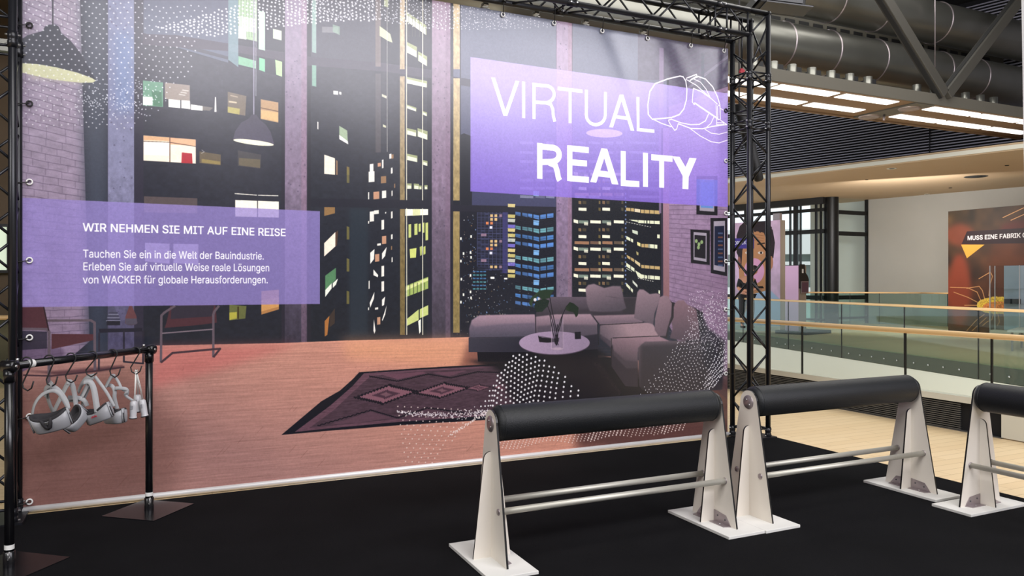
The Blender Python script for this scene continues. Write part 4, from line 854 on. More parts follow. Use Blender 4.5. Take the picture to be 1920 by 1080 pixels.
while u < 1056:
    lo, up = lower(u), upper(u)
    gap = 6.2 if u < 640 else (6.8 if u < 860 else 6.0)
    n_ = max(1, int((lo-up)/gap)); sh_ = rnd.random()
    for row in range(n_+1):
        v = lo-(row+.5*(int(u/8) % 2))*gap*(1-.35*math.exp(-row))
        if v < up or v < -6: continue
        ra = 1.75 if u < 560 else (1.7 if u < 700 else 1.25 if u < 860 else .95)
        cv.dot(u+rnd.uniform(-1.3, 1.3), v+1.4*math.sin(u*.13+row)+rnd.uniform(-.7, .7), ra, (222, 222, 228), .85)
    u += 7.6
for k in range(420):
    u = rnd.uniform(560, 960); lo = lower(u)
    cv.dot(u, rnd.uniform(upper(u), lo), .9 if u > 800 else 1.2, (216, 216, 224), .7)
# hill in front of the table: leaning columns of dots
for i in range(24):
    for j in range(25):
        s_, t_ = i/23, (j+.5*(i % 2))/24.5
        top = [(902, 762), (930, 706), (962, 668), (985, 664), (1012, 672), (1050, 696), (1100, 745)]
        k = s_*6; a = min(int(k), 5); ff = k-a
        tu = top[a][0]+(top[a+1][0]-top[a][0])*ff; tv = top[a][1]+(top[a+1][1]-top[a][1])*ff
        v = tv+t_*230; u = tu-(t_*230)*.10+2.2*math.sin(t_*8+i*.5)
        if v > 772-(u-890)*.02 or u < 885: continue
        cv.dot(u, v, 2.0 if s_ > .15 else 1.6, (232, 230, 232), .95)
for k in range(300):                            # thin tail flowing left
    t = rnd.random()**1.4; u = 915-t*170; c0 = 775-12*t+10*math.sin(t*2)
    cv.dot(u, c0+rnd.gauss(0, 3.5)*(1.4-t), 1.0, (226, 218, 222), .85)
for i in range(13):
    for j in range(13):
        u = 746+i*12.5+(6 if j % 2 else 0)+j*1.2; v = 762+j*8.6+i*.6
        if u+(v-762)*.85 > 905 or v > 872: continue
        cv.dot(u, v, 1.25, (226, 208, 200), .85)
for k in range(60): cv.dot(845+k*1.2+rnd.uniform(-2, 2), 815-k*.75+rnd.uniform(-2, 2), 1.2, (226, 210, 204), .85)
# right swarm over the sofa arm
for i in range(30):
    for j in range(36):
        u = 1200+i*6.3+(3.1 if j % 2 else 0)+5*math.sin(j*.35); v = 546+j*5.9+3.5*math.sin(i*.75+j*.2)+2*math.sin(i*1.7)
        e = (u-1214)/150+(v-745)/600                     # thins out towards the sofa
        if u > 1366 or v > 748-max(0, u-1318)*1.15 or v < 560+max(0, (1335-u))*1.28 or e < -.16: continue
        if e < .12 and (i+2*j) % 3 == 0: continue
        big = max(0, (u-1300)/70)*max(0, (v-630)/90)
        cv.dot(u+rnd.uniform(-.5, .5), v+rnd.uniform(-.5, .5), 1.0+.9*min(1, big), (224, 222, 228), .88)
        if big > .25: cv.dot(u+2.6, v-2.6, 1.4, (224, 222, 228), .88)
for k in range(420):
    u = rnd.uniform(1290, 1366); v = rnd.uniform(545, 660)
    cv.dot(u, v, .8, (228, 220, 232), .7)
for i in range(52):                             # bottom swarm under the cushion
    for j in range(15):
        u = 935+i*6.9+j*1.5; v = 838-j*4.0-i*.55+5*math.sin(i*.35)
        if v > 846-(u-935)*.105 or u > 1285 or v < 772: continue
        cv.dot(u, v, 1.15+(.7 if 1100 < u < 1170 or 1240 < u else 0)*rnd.random(), (232, 214, 208), .88)
# fine printing grain
cv.a *= (1+(np.random.RandomState(9).rand(cv.H, cv.W, 1).astype(np.float32)-.5)*.07)
cv.a *= noise_tex(5, 5, .025, 77, 2)(0, 0, cv.W, cv.H)[..., None]
# hem
cv.rect(36, 0, 42, 965, (70, 64, 80), .25)

# ---------------------------------------------------------------- banner object
IMG = cv.image('backdrop_print')
M_PRINT = print_mat('printed_satin_fabric', IMG, rough=0.215, spec=0.5, bumpy=True, gain=1.0)
del cv.a
banner = thing('backdrop_banner', 'huge printed fabric backdrop showing a violet night loft with VIRTUAL REALITY lettering', 'banner', (0, BY, 0))
nx, nz = 120, 78
vs = []; fs = []; uvs = []
for j in range(nz+1):
    for i in range(nx+1):
        s_, t_ = i/nx, j/nz
        x = BX0+(BX1-BX0)*s_; z = BZ0+(BZ1-BZ0)*t_
        y = 0.004*math.sin(x*5.1+z*1.3)*math.sin(z*.8)
        pull = max(0, (t_-.72)/.28)
        y += pull*0.010*math.sin(x*7.3+1.1*z)*max(0, (x-3.4)/2)      # gathers below the eyelets on the right
        y += 0.006*math.exp(-((x-4.6+(z-3.8)*.6)/.10)**2)*pull
        y += 0.006*math.exp(-((x-3.9+(z-3.8)*.5)/.08)**2)*pull
        vs.append((x, y, z)); uvs.append((s_, t_))
for j in range(nz):
    for i in range(nx):
        a = j*(nx+1)+i; fs.append((a, a+1, a+nx+2, a+nx+1))
me = bpy.data.meshes.new('printed_fabric'); me.from_pydata(vs, [], fs)
ul = me.uv_layers.new(name='UVMap')
for l in me.loops: ul.data[l.index].uv = uvs[l.vertex_index]
me.materials.append(M_PRINT)
for p in me.polygons: p.use_smooth = True
new_obj('printed_fabric', me, banner)
MB().tube([(BX0-.01, 0, .030), (BX1+.01, 0, .030)], .020, 12).build('hem_tube', M_ALU, banner)
def eyelet(x, z, mm, tie):
    b = MB(); b.tube([(x+.017*math.cos(a), -.012, z+.017*math.sin(a)) for a in [2*PI*k/14 for k in range(14)]], .0055, 6, closed=True)
    b.build('eyelet', mm, banner)
    b = MB(); b.tube(tie, .0035, 6); b.tube([tie[-1], tie[-1]+Vector((.001, -.002, .001))], .010, 8)
    b.build('bungee_tie', M_BLACK, banner)
for u, v in ((588, 2), (942, 25), (1038, 42), (1128, 58), (1213, 72), (1294, 87), (1356, 96), (700, 0)):
    x, z = on_y(u, v, BY); z = BZ1-.03
    eyelet(x, z, M_EYELET, [Vector((x, -.015, z)), Vector((x-.006, -.034, z+.055)), Vector((x, -.036, z+.115))])
for v in (47, 194, 341, 488, 633, 781, 941):
    z = on_y(46, v, BY)[1]
    eyelet(BX0+.045, z, M_EYELET if v > 300 else M_BLACK, [Vector((BX0+.045, -.016, z)), Vector((BX0+.01, -.03, z-.008)), Vector((BX0-.04, -.038, z-.012))])
for v in (208, 302, 400, 490, 580, 700):
    z = on_y(1362, v, BY)[1]
    eyelet(BX1-.03, z, M_EYELET if v > 280 else M_BLACK, [Vector((BX1-.03, -.016, z)), Vector((BX1+.01, -.03, z-.005)), Vector((BX1+.05, -.037, z-.008))])

# ================================================================ hall shell
def struct(name, mb, m, **k):
    o = mb.build(name, m, **k); o['kind'] = 'structure'; return o
struct('floor', MB().span((-12, -14, -.25), (7.70, 30, 0)), M_FLOORM)
struct('ceiling', MB().span((-12, -14, 9.3), (34, 20.4, 9.6)), M_DARKC)
struct('wall_back', MB().span((-12, -14.3, -.25), (34, -14, 9.6)), mat('rear_wall_plaster', (120, 116, 110), 0.9, 0, 0.05))
struct('wall_left', MB().span((-12.3, -14, -.25), (-12, 34, 9.6)), mat('left_wall_plaster', (110, 106, 100), 0.9, 0, 0.05))
struct('wall_right', MB().span((33.7, -14, -4), (34, 17, 9.6)), mat('right_wall_plaster', (120, 116, 110), 0.9, 0, 0.05))
# void between the walkways and the far walkway slab
A2, B2_ = Vector((17.6, 22.4, 0)), Vector((12.9, 3.8, 0))
D2 = (B2_-A2).normalized(); N2 = Vector((-D2.y, D2.x, 0))
if N2.x < 0: N2 = -N2
far = MB()
far.prism([(A2.x, A2.y), (B2_.x, B2_.y), (B2_.x-1.6, -2.0), (34, -2.0), (34, 16), (25.5, 22.5), (22.5, 33), (20.2, 33)], 'z', -.30, 0)
struct('floor_far', far, M_FLOORM)
struct('floor_void', MB().span((7.6, -14, -4.2), (34, 30, -4.0)), M_FLOORM)
fas = MB()
a, b = A2-N2*.02, B2_-N2*.02
fas.prism([(a.x, a.y), (b.x, b.y), (b.x+N2.x*.25, b.y+N2.y*.25), (a.x+N2.x*.25, a.y+N2.y*.25)], 'z', -1.75, -.31)
struct('trim_far_fascia', fas, M_WHITE)
# carpet of the stand
carpet = MB().span((-2.2, -2.5, 0.0), (5.64, 5.985, 0.012)).build('stand_carpet', M_CARPET)
props(carpet, 'large matte black carpet laid under the leaning rails and clothes rail', 'carpet')

# ---- near balustrade with slatted skirting
SX = 7.64
struct('trim_skirting_ledge', MB().span((SX-.02, -3, .300), (SX+.10, 14, .365)), M_WHITE)
struct('trim_plinth', MB().span((SX+.03, 4.82, 0), (SX+.06, 14, .30)), M_LOUVBACK)
pl = MB().span((SX-.01, -3, .012), (SX+.05, 4.80, .300)); struct('trim_plinth_panel', pl, M_WHITE)
gr = thing('skirting_grille', 'long dark slatted floor grille below the nearest glass balustrade', 'grille', (SX, 9, 0))
for k in range(13):
    MB().box((0, .4, .020+k*.0215), (.014, 8.35, .010)).build('slat', M_GRILL, gr)
MB().span((-.012, -4.2, .0), (.03, 4.6, .010)).build('bottom_frame', M_GRILL, gr)
def balustrade(name, label, p0, p1, ztop, zbot, joints, gm, r, railm=M_WOODRAIL, clamps=False, zrail=None):
    p0, p1 = Vector(p0), Vector(p1); L = (p1-p0).length; d = (p1-p0).normalized()
    t = thing(name, label, 'railing', (p0.x, p0.y, 0), math.atan2(d.y, d.x))
    js = [0]+joints+[L]
    for a, b in zip(js[:-1], js[1:]):
        MB().span((a+.006, -.008, zbot), (b-.006, .008, ztop-.03)).build('glass_pane', gm, t)
        if clamps:
            for q_ in np.arange(a+.3, b-.1, .42):
                MB().lathe([(0, -.012), (.018, -.012), (.018, .0), (0, 0)], 10, axis='y', c=(q_, -.008 if d.x*0 == 0 else 0, zbot+.13)).build('clamp_bolt', M_BOLT, t)
    for a in joints:
        MB().span((a-.007, -.012, zbot), (a+.007, .012, ztop-.02)).build('joint_profile', M_FRAME, t)
    MB().tube([(0, 0, ztop), (L, 0, ztop)], r, 12).build('handrail', railm, t)
    return t
j = [y for y in (4.588+.33, 5.87, 7.36, 8.9, 10.4)]
balustrade('glass_balustrade', 'nearest glass balustrade with thick beech handrail beyond the black carpet', (SX, -3, 0), (SX, 13.5, 0), 1.005, .365, [3+y for y in (-1.5, .1, 1.7, 3.3, 4.9, 5.87, 7.36, 8.9, 10.4)][4:], M_GLASS, .030)
L2 = (B2_-A2).length
def along2(u):      # where a sight line crosses the far walkway edge
    a_ = (u-CX)/FPX; px, py = DX+a_*RX, DY+a_*RY
    M_ = np.array([[px, -D2.x], [py, -D2.y]]); s_ = np.linalg.solve(M_, np.array([A2.x, A2.y])); return s_[1]
balustrade('glass_balustrade', 'second glass balustrade on the far walkway, below the tall pink display wall and orange poster', tuple(A2-N2*.03), tuple(B2_-N2*.03), 1.03, -.30, [along2(u) for u in (1395, 1480, 1580, 1698, 1837)], M_GLASS2, .028, clamps=True)
kr = MB().span((0, .005, -.30), (L2, .03, -.02)).build('slab_edge_plate', mat('bronze_slab_edge', (96, 88, 76), .5, .4), bpy.data.objects['glass_balustrade.001'])
K0, K1, K2 = at_depth(1500, 600, 27.0), at_depth(1728, 600, 26.0), at_depth(1830, 600, 23.95)
for p in (K0, K1, K2): p.z = 0
def backrail(nm, lab, a, b, jn): return balustrade(nm, lab, tuple(a), tuple(b), 1.17, .10, jn, M_GLASS2, .025)
LL = (K1-K0).length
backrail('glass_balustrade', 'rearmost glass balustrade, its long stretch in front of the window wall', K0, K1, [LL*t for t in (.18, .42, .66)])
backrail('glass_balustrade', 'short return of the rearmost balustrade running behind the orange poster', K1, K2, [(K2-K1).length*.5])

# ---- far wall, soffit, louvred wall
WL0, WL1 = Vector((24.33, 20.3, 0)), Vector((27.2, 8.2, 0))
def quadwall(name, a, b, z0, z1, th, m, side=1):
    d = (b-a).normalized(); n = Vector((-d.y, d.x, 0))*side*th
    mb = MB().prism([(a.x, a.y), (b.x, b.y), (b.x+n.x, b.y+n.y), (a.x+n.x, a.y+n.y)], 'z', z0, z1)
    return struct(name, mb, m)
quadwall('wall_far', WL0, WL1, 0, 4.62, .3, M_WALLFAR, 1)
def ray_line(u, P, Q):
    a_ = (u-CX)/FPX; px, py = DX+a_*RX, DY+a_*RY; d = Q-P
    s_ = np.linalg.solve(np.array([[px, -d.x], [py, -d.y]]), np.array([P.x, P.y])); return s_[0]
S0, S1 = Vector((16.79, 17.37, 0)), Vector((18.31, 11.0, 0)); sd = (S1-S0).normalized()
sA, sB = S0-sd*9, S1+sd*7
I0, I1 = Vector((23.38, 24.31, 0)), Vector((25.51, 15.32, 0)); idr = (I1-I0).normalized()
iA, iB = I0-idr*4+Vector((.35, .1, 0)), I1+idr*9+Vector((.35, .1, 0))
struct('ceiling_soffit', MB().prism([(sA.x, sA.y), (sB.x, sB.y), (iB.x, iB.y), (iA.x, iA.y)], 'z', 4.60, 4.78), M_SOFFIT)
tr = MB().box(((sA.x+sB.x)/2, (sA.y+sB.y)/2, 4.68), ((sB-sA).length, .06, .10), Matrix.Rotation(math.atan2(sd.y, sd.x), 3, 'Z'))
struct('trim_soffit_edge', tr, M_WHITE)
lou = props(bpy.data.objects.new('louvre_wall', None), 'upper wall of fine grey horizontal louvres above the beige soffit', 'louvre'); COL.objects.link(lou)
off = Vector((-sd.y, sd.x, 0)); off = off if off.x > 0 else -off
mid = (sA+sB)/2+off*2.9; lou.location = (mid.x, mid.y, 4.73); lou.rotation_euler = (0, 0, math.atan2(sd.y, sd.x))
LW = (sB-sA).length
MB().span((-LW/2, .05 if True else 0, 0), (LW/2, .12, 4.6)).build('backing', M_LOUVBACK, lou)
slat_me = None
for k in range(54):
    if slat_me is None:
        o = MB().box((0, 0, 0), (LW, .05, .030), Matrix.Rotation(math.radians(0), 3, 'X')).build('slat', M_LOUVRE, lou); slat_me = o.data
    else: o = new_obj('slat', slat_me, lou)
    o.location = (0, -.03, .05+k*.082)
for u, z in ((1655, 0), (1893, 0)):
    d = ray_line(u, sA, sB); p = at_depth(u, 300, d); 
    MB().box(((Vector((p.x, p.y, 0))-mid).dot(sd), -.075, 2.2), (.02, .03, 4.5)).build('joint_strip', M_LOUVBACK, lou)
def soffit_light(u, v, label, k=1.0, ring=M_WHITE):
    d = (4.6-CAM_H)*FPX/(CY-v); p = at_depth(u, v, d)
    t = thing('recessed_downlight', label, 'light', (p.x, p.y, 4.6), 0, 'small fittings in the beige soffit')
    MB().lathe([(0, -.004), (.09*k, -.004), (.12*k, -.012), (.13*k, 0)], 18).build('ring', ring, t)
    MB().lathe([(0, -.008), (.07*k, -.008), (.07*k, -.001)], 14).build('lens', M_DARKC, t)
for u, v, lab, k in ((1672, 316, 'small pale ceiling fitting near the front edge of the beige soffit', 1), (1830, 331, 'widest dark round vent in the beige soffit', 2.4), (1625, 337, 'tiny dark sprinkler head left on the beige soffit', .35), (1888, 310, 'tiny dark sprinkler head right on the beige soffit', .4), (1782, 352, 'tiny dark sprinkler head above the orange poster', .4), (1738, 364, 'small pale fitting at the rear of the soffit, left of the poster', .7)):
    soffit_light(u, v, lab, k, M_WHITE if 'pale' in lab else M_DARKC)

# ---- window wall of the stair tower
KX, KY = 22.6, 20.3
ww = thing('window_3', None, None, (KX, KY, 0)); ww['kind'] = 'structure'
def wz(v, d): return CAM_H+(528-v)/FPX*d
dd = 28.0
MB().lathe([(.26, 0), (.26, 4.6)], 20, c=(-.12, 0, 0)).build('column', M_FRAME, ww)
MB().span((1.66, -.05, 0), (1.74, .05, 4.6)).build('mullion', M_FRAME, ww)
for v, th in ((397, .14), (437, .15), (558, .15), (597, .08)):
    z = wz(v, dd)
    MB().span((.1, -.05, z-th/2), (1.70, .05, z+th/2)).build('transom', M_FRAME, ww)
MB().span((.14, -.01, 0), (1.62, .01, 4.6)).build('pane', M_WINGLASS, ww)
struct('wall_stair_tower', MB().span((23.15, 21.6, -4), (26.5, 21.9, 9)), mat('pale_concrete', (236, 238, 230), .8, 0, .04, 2))
w2 = thing('window_2', None, None, (KX-.45, KY, 0), math.atan2(8.99, -2.13)); w2['kind'] = 'structure'
for x, wd in ((.12, .03), (.30, .04), (.92, .03), (1.05, .15), (1.34, .03), (3.2, .13), (5.4, .13), (7.6, .13), (9.8, .13)):
    MB().span((x, -.06, 0), (x+wd, .06, 4.6)).build('mullion', M_FRAME, w2)
for v, th in ((398, .12), (437, .15), (557, .15), (597, .08)):
    z = wz(v, 29); MB().span((0, -.05, z-th/2), (12, .05, z+th/2)).build('transom', M_FRAME, w2)
MB().span((0, -.01, 0), (12, .01, 4.6)).build('pane', M_WINGLASS, w2)
MB().span((0, -.1, 4.36), (12, .1, 4.6)).build('blind_box', M_BLACK, w2)
# what stands outside: pale neighbouring block and ground
M_OUTW = mat('outside_white_render', (226, 226, 222), 0.8)
nb = thing('neighbouring_building', 'pale neighbouring building with ribbon windows seen through the stair tower glass', 'building', (31, 38, -4))
nb.rotation_euler = (0, 0, math.radians(-38))
MB().span((-14, 0, 0), (9, 8, 5.2)).build('wall', M_OUTW, nb)
MB().span((-14, -.15, 6.55), (9, .4, 6.75)).build('sill', M_OUTW, nb)
MB().span((-14, -.2, 7.2), (9, 8, 8.7)).build('eaves', M_OUTW, nb)
MB().span((-14, .3, 5.2), (9, 8, 7.2)).build('window_band', mat('outside_window_band', (120, 132, 128), .3), nb)
for k in range(8): MB().span((-13+k*2.8, .1, 5.2), (-12.85+k*2.8, .35, 7.2)).build('mullion', M_FRAME, nb)
struct('ground_outside', MB().span((-12, 34.2, -4.2), (60, 80, -4.0)), mat('outside_paving', (150, 150, 146), .9))

# ---- ceiling raft with luminous panels
raft = thing('light_raft', 'long suspended grey ceiling raft with rows of bright luminous panels', 'ceiling light', (13, 11.4, 5.2))
RX0, RX1 = 5.8, 20.2
MB().span((RX0-13, 10.62-11.4, .0), (RX1-13, 10.66-11.4, .20)).build('front_fascia', M_RAFT, raft)
MB().span((RX0-13, 10.62-11.4, .20), (RX1-13, 10.98-11.4, .225)).build('top_flange', M_RAFT, raft)
MB().span((RX0-13, 10.66-11.4, .012), (14.2-13, 12.22-11.4, .05)).build('underside_board', M_RAFTU, raft)
MB().span((14.75-13, 10.66-11.4, .012), (RX1-13, 12.22-11.4, .05)).build('underside_board', M_RAFTU, raft)
MB().span((14.2-13, 10.66-11.4, -.015), (14.75-13, 12.22-11.4, .05)).build('cross_beam', M_RAFT, raft)
MB().span((RX0-13, 12.2-11.4, -.02), (RX1-13, 12.27-11.4, .2)).build('rear_edge', M_RAFTU, raft)
pm = None
for yy in (10.93, 11.74):
    for xx in (8.27, 9.83, 11.43, 13.10, 15.68, 17.28, 18.9):
        p = Vector((xx-13, yy-11.4, 0))
        fr = MB(); fr.span((-.75, -.15, -.002), (.75, .15, .012)).build('luminous_panel', M_GLOW, raft, loc=p)
for x, y in ((14.5, 11.05), (14.42, 11.98)):
    MB().lathe([(0, -.03), (.16, -.03), (.2, -.045), (.22, -.015)], 20).build('downlight', M_PLATE, raft, loc=(x-13, y-11.4, 0))
MB().tube([(14.55-13, .3, -.02), (14.55-13, .3, -.14)], .025, 8).build('sensor', M_PLATE, raft)
ORD = ['first', 'second', 'third', 'fourth', 'fifth', 'sixth', 'seventh', 'eighth', 'ninth', 'tenth', 'eleventh', 'twelfth', 'thirteenth']
# collars standing on the raft
for k, u in enumerate((1412, 1450, 1485, 1522, 1558, 1593, 1627, 1719, 1752, 1782, 1810, 1838, 1863)):
    x, z = on_y(u, 300, 10.95)
    t = thing('duct_collar', 'round galvanised duct collar on the light raft, '+ORD[k]+' from the left', 'duct', (x, 10.95, 5.425), 0, 'duct collars on the light raft')
    MB().lathe([(.085, 0), (.085, .24), (.075, .24), (.075, 0)], 16).build('sleeve', M_DUCT, t)
    MB().lathe([(.088, .05), (.094, .06), (.088, .07)], 16).build('bead', M_PLATE, t)
    if k < 7:
        o = MB().span((x+.13, 11.0, 5.43), (x+.30, 11.25, 5.66)).build('vent_box', M_BLACK)
        props(o, 'small square black vent box on the light raft, right of the '+ORD[k]+' duct collar', 'vent', 'vent boxes on the light raft')
# ---- big spiral ducts along the ceiling
def duct(y, z, r, x0, x1, label, seams):
    t = thing('ventilation_duct', label, 'duct', ((x0+x1)/2, y, z))
    MB().lathe([(r, x0-(x0+x1)/2), (r, x1-(x0+x1)/2)], 40, axis='x').build('pipe', M_DUCT, t)
    for u in seams:
        x, _ = on_y(u, 100, y-r)
        MB().lathe([(r+.002, x-.02), (r+.02, x), (r+.002, x+.02)], 40, axis='x', c=(-(x0+x1)/2, 0, 0)).build('seam_band', M_PLATE, t)
    return t
duct(12.0, 6.42, .47, -8, 20.9, 'lower large galvanised round duct running just above the light raft', (1495, 1580, 1668, 1790, 1858, 1370))
duct(11.7, 7.42, .45, -8, 20.9, 'upper large galvanised round duct crossing the top right corner', (1590, 1675, 1788))
rd = thing('flat_duct', 'flat grey rectangular duct with slotted grilles between the two round ducts', 'duct', (10, 13.2, 7.3))
MB().span((-18, -.55, -.35), (10.2, .55, .35)).build('casing', M_RAFT, rd)
for k in range(28):
    MB().span((-2+k*.42, -.565, -.12), (-1.72+k*.42, -.545, .0)).build('slot', M_BLACK, rd)
b3 = thing('flat_duct', 'dark flat duct at the very top of the hall behind the round ducts', 'duct', (10, 14.6, 8.6)); MB().span((-18, -.8, -.4), (9.6, .8, .4)).build('casing', M_RAFT, b3)
# diagonal struts
def strut(x0, z0, x1, z1, label):
    t = thing('roof_strut', label, 'strut', (x0, 10.6, z0))
    d = Vector((x1-x0, 0, z1-z0)); L = d.length; R_ = Matrix.Rotation(-math.atan2(d.z, d.x), 3, 'Y')
    MB().box(d/2, (L, .20, .22), R_).build('tube', M_STRUT, t, bevel=.015)
    MB().box(d/2+R_ @ Vector((0, 0, .118)), (L, .10, .02), R_).build('channel', M_DARKC, t)
strut(14.92, 5.42, 11.6, 8.65, 'left diagonal steel strut of the V rising from the light raft')
strut(15.0, 5.42, 18.3, 8.6, 'right diagonal steel strut of the V rising from the light raft')
o = MB().tube([(on_y(1720, 112, 11.5)[0], 11.08, 6.05), (on_y(1720, 112, 11.5)[0], 11.08, 9.3)], .012, 6).build('hanger_rod', M_PLATE)
props(o, 'thin vertical hanger rod in front of the ducts', 'rod')
cl = at_depth(1921, 150, 10.5)
o = MB().box((cl.x+.205, cl.y-.02, 3.3), (.24, .24, 14), Matrix.Rotation(math.radians(-1.4), 3, 'Y') @ Matrix.Rotation(math.radians(25), 3, 'Z'))
o = o.build('leaning_column', M_COLW); props(o, 'pale slightly leaning column at the right edge of the view', 'column')

# ---- pink display wall with portrait, kiosk and visitor on the far walkway
TW0 = Vector((18.14, 18.38, 0)); tdir = Vector((-.2305, .9731, 0))
def on_tower(u, v):
    a_ = (u-CX)/FPX; px, py = DX+a_*RX, DY+a_*RY
    s_ = np.linalg.solve(np.array([[px, -tdir.x], [py, -tdir.y]]), np.array([TW0.x, TW0.y])); return -s_[1], CAM_H-(v-CY)/FPX*s_[0]
pc = Canvas(on_tower, -1.78, 0, 0, 3.5, 150, (222, 190, 222))
pc.put([np.array([(0, 0), (pc.W, 0), (pc.W, pc.H), (0, pc.H)], float)], (222, 190, 222), 1, tex=noise_tex(40, 30, .05, 41, 3))
pc.poly([(1375, 640), (1375, 560), (1400, 540), (1420, 548), (1440, 540), (1463, 562), (1463, 640)], (176, 198, 232), blur=1)
pc.poly([(1392, 600), (1386, 520), (1384, 470), (1392, 430), (1420, 420), (1445, 432), (1450, 470), (1446, 505), (1436, 545), (1410, 552)], (198, 140, 98))
pc.poly([(1386, 505), (1383, 470), (1385, 440), (1392, 424), (1405, 416), (1424, 413), (1438, 421), (1446, 435), (1449, 460), (1447, 480), (1441, 480), (1438, 452), (1432, 436), (1410, 432), (1400, 440), (1392, 470), (1390, 500)], (48, 34, 40), tex=noise_tex(3, 3, .2, 43, 2))
pc.poly([(1381, 474), (1381, 442), (1387, 424), (1398, 414), (1412, 409), (1428, 410), (1441, 418), (1449, 432), (1453, 455), (1450, 484), (1443, 484), (1441, 456), (1436, 438), (1420, 432), (1404, 433), (1394, 444), (1390, 470), (1389, 488)], (44, 31, 38), tex=noise_tex(3, 3, .2, 44, 2))
for k in range(40): pc.dot(1416+rnd.uniform(-30, 30)*(1), 424+abs(rnd.gauss(0, 6)), 2.2, (46, 34, 40))
for v in (441, 446, 451): pc.stroke([(1406, v+2), (1418, v-1), (1432, v+1)], .9, (140, 90, 60), .7)
for v in (474,): pc.ell(1426, v, 5, 2.6, (236, 224, 214)); pc.ell(1427, v, 2.2, 2.2, (60, 40, 34)); pc.ell(1402, v, 5, 2.6, (236, 224, 214)); pc.ell(1402, v, 2.2, 2.2, (60, 40, 34))
pc.stroke([(1420, 458), (1434, 456)], 2.6, (50, 34, 30)); pc.stroke([(1396, 458), (1408, 457)], 2.6, (50, 34, 30))
pc.ell(1446, 492, 3.6, 12, (190, 130, 100)); pc.ell(1386, 492, 3, 11, (150, 96, 84)); pc.ell(1414, 508, 19, 24, (232, 168, 206)); pc.ell(1408, 500, 6, 9, (244, 200, 224), blur=2)
pc.poly([(1375, 447), (1414, 447), (1414, 466), (1375, 466)], (70, 56, 150)); pc.text('DRUCK', 1377, 459, 1399, 6.5, (240, 240, 246), .03)
TIMG = pc.image('portrait_print'); M_POST = print_mat('portrait_poster_print', TIMG, .6, .3, gain=.9)
dw = thing('display_wall', 'tall free-standing pink display wall with a portrait blowing bubble gum', 'display', (TW0.x, TW0.y, 0), math.atan2(tdir.y, tdir.x))
M_DW = mat('taupe_display_side', (132, 120, 108), .7)
MB().span((0, -.28, 0), (1.78, -.004, 3.5)).build('body', M_DW, dw)
me = bpy.data.meshes.new('portrait_poster'); me.from_pydata([(0, .0, 0), (1.78, 0, 0), (1.78, 0, 3.5), (0, 0, 3.5)], [], [(0, 1, 2, 3)])
ul = me.uv_layers.new(name='UVMap'); ul.data.foreach_set('uv', [1, 0, 0, 0, 0, 1, 1, 1]); me.materials.append(M_POST); new_obj('portrait_poster', me, dw)
MB().span((.0, .0, 0), (1.9, .62, .14)).build('base_step', mat('pale_podium', (196, 200, 198), .6), dw)
MB().span((.06, -.2, 3.5), (.30, -.06, 3.72)).build('clip_lamp', M_PLATE, dw)
kk = at_depth(1497, 600, 22.6)
ki = thing('display_kiosk', 'lower kiosk with pink front, black bottle cutout and small screen beside the display wall', 'kiosk', (kk.x, kk.y, 0), math.atan2(tdir.y, tdir.x))
MB().span((0, -.42, 0), (.42, -.01, 2.02)).build('body', M_DW, ki)
MB().span((.0, -.01, 0), (.42, .012, 2.02)).build('front_panel', mat('pink_panel', (214, 172, 206), .6), ki)
MB().prism([(-.02, 1.35), (-.5, 1.35), (-.52, 1.62), (-.44, 1.74), (-.32, 1.82), (-.30, 2.06), (-.02, 2.06)], 'x', -.03, -.005, 0).build('bottle_cutout', mat('satin_black_panel', (14, 12, 15), .6), ki)
MB().span((-.05, -.47, 1.20), (-.03, -.08, 1.56)).build('screen_frame', M_PLATE, ki)
MB().span((-.056, -.44, 1.24), (-.05, -.11, 1.53)).build('screen', mat('dark_screen_image', (80, 58, 74), .3, 0, .3, 3), ki)
MB().span((-.035, -.22, 1.80), (-.03, -.14, 1.92)).build('badge', M_LABEL, ki)
o = MB().span((-.3, -1.3, 0), (.7, .1, .10)).build('base_plate', M_BLACK, ki)

# ---- orange poster panel
PX_ = 22.45
po = Canvas(lambda u, v: ((lambda t: (-t[0], t[1]))(on_x(u, v, PX_))), -15.76, -.02, -11.9, 3.74, 160, (58, 36, 20))
po.put([np.array([(0, 0), (po.W, 0), (po.W, po.H), (0, po.H)], float)], (((62, 44, 24), (1790, 400)), ((70, 34, 20), (1915, 600))), 1, tex=noise_tex(70, 60, .3, 51, 2))
po.ell(1800, 440, 26, 22, (124, 56, 34), .8, blur=11); po.ell(1799, 545, 22, 70, (140, 58, 34), .9, blur=12); po.poly([(1860, 455), (1960, 440), (1960, 640), (1890, 640), (1850, 520)], (96, 46, 20), .7, blur=16); po.ell(1935, 430, 60, 20, (84, 26, 22), .8, blur=10)
YC = (226, 186, 90)
for p in ([(1840, 566), (1832, 548), (1815, 540), (1781, 539)], [(1846, 560), (1842, 545), (1836, 537), (1812, 541)], [(1838, 570), (1815, 558), (1788, 548)], [(1835, 573), (1808, 573)], [(1854, 556), (1856, 535), (1861, 518), (1857, 510), (1835, 523)], [(1864, 585), (1860, 600), (1850, 605), (1842, 612)], [(1846, 590), (1830, 602), (1812, 622)], [(1850, 596), (1835, 610), (1822, 622)], [(1870, 585), (1874, 604), (1870, 612)], [(1880, 586), (1885, 600), (1884, 610)], [(1880, 407), (1920, 388)], [(1895, 412), (1935, 394)], [(1912, 540), (1915, 530), (1925, 528)]):
    po.stroke(p, 1.5, (206, 150, 96), .95)
po.ell(1870, 573, 38, 16, (214, 176, 60), tex=noise_tex(3, 3, .25, 52, 2)); po.ell(1872, 576, 29, 10, (206, 120, 64), .9, tex=noise_tex(3, 3, .35, 53, 2)); po.ell(1940, 560, 30, 14, (214, 176, 60))
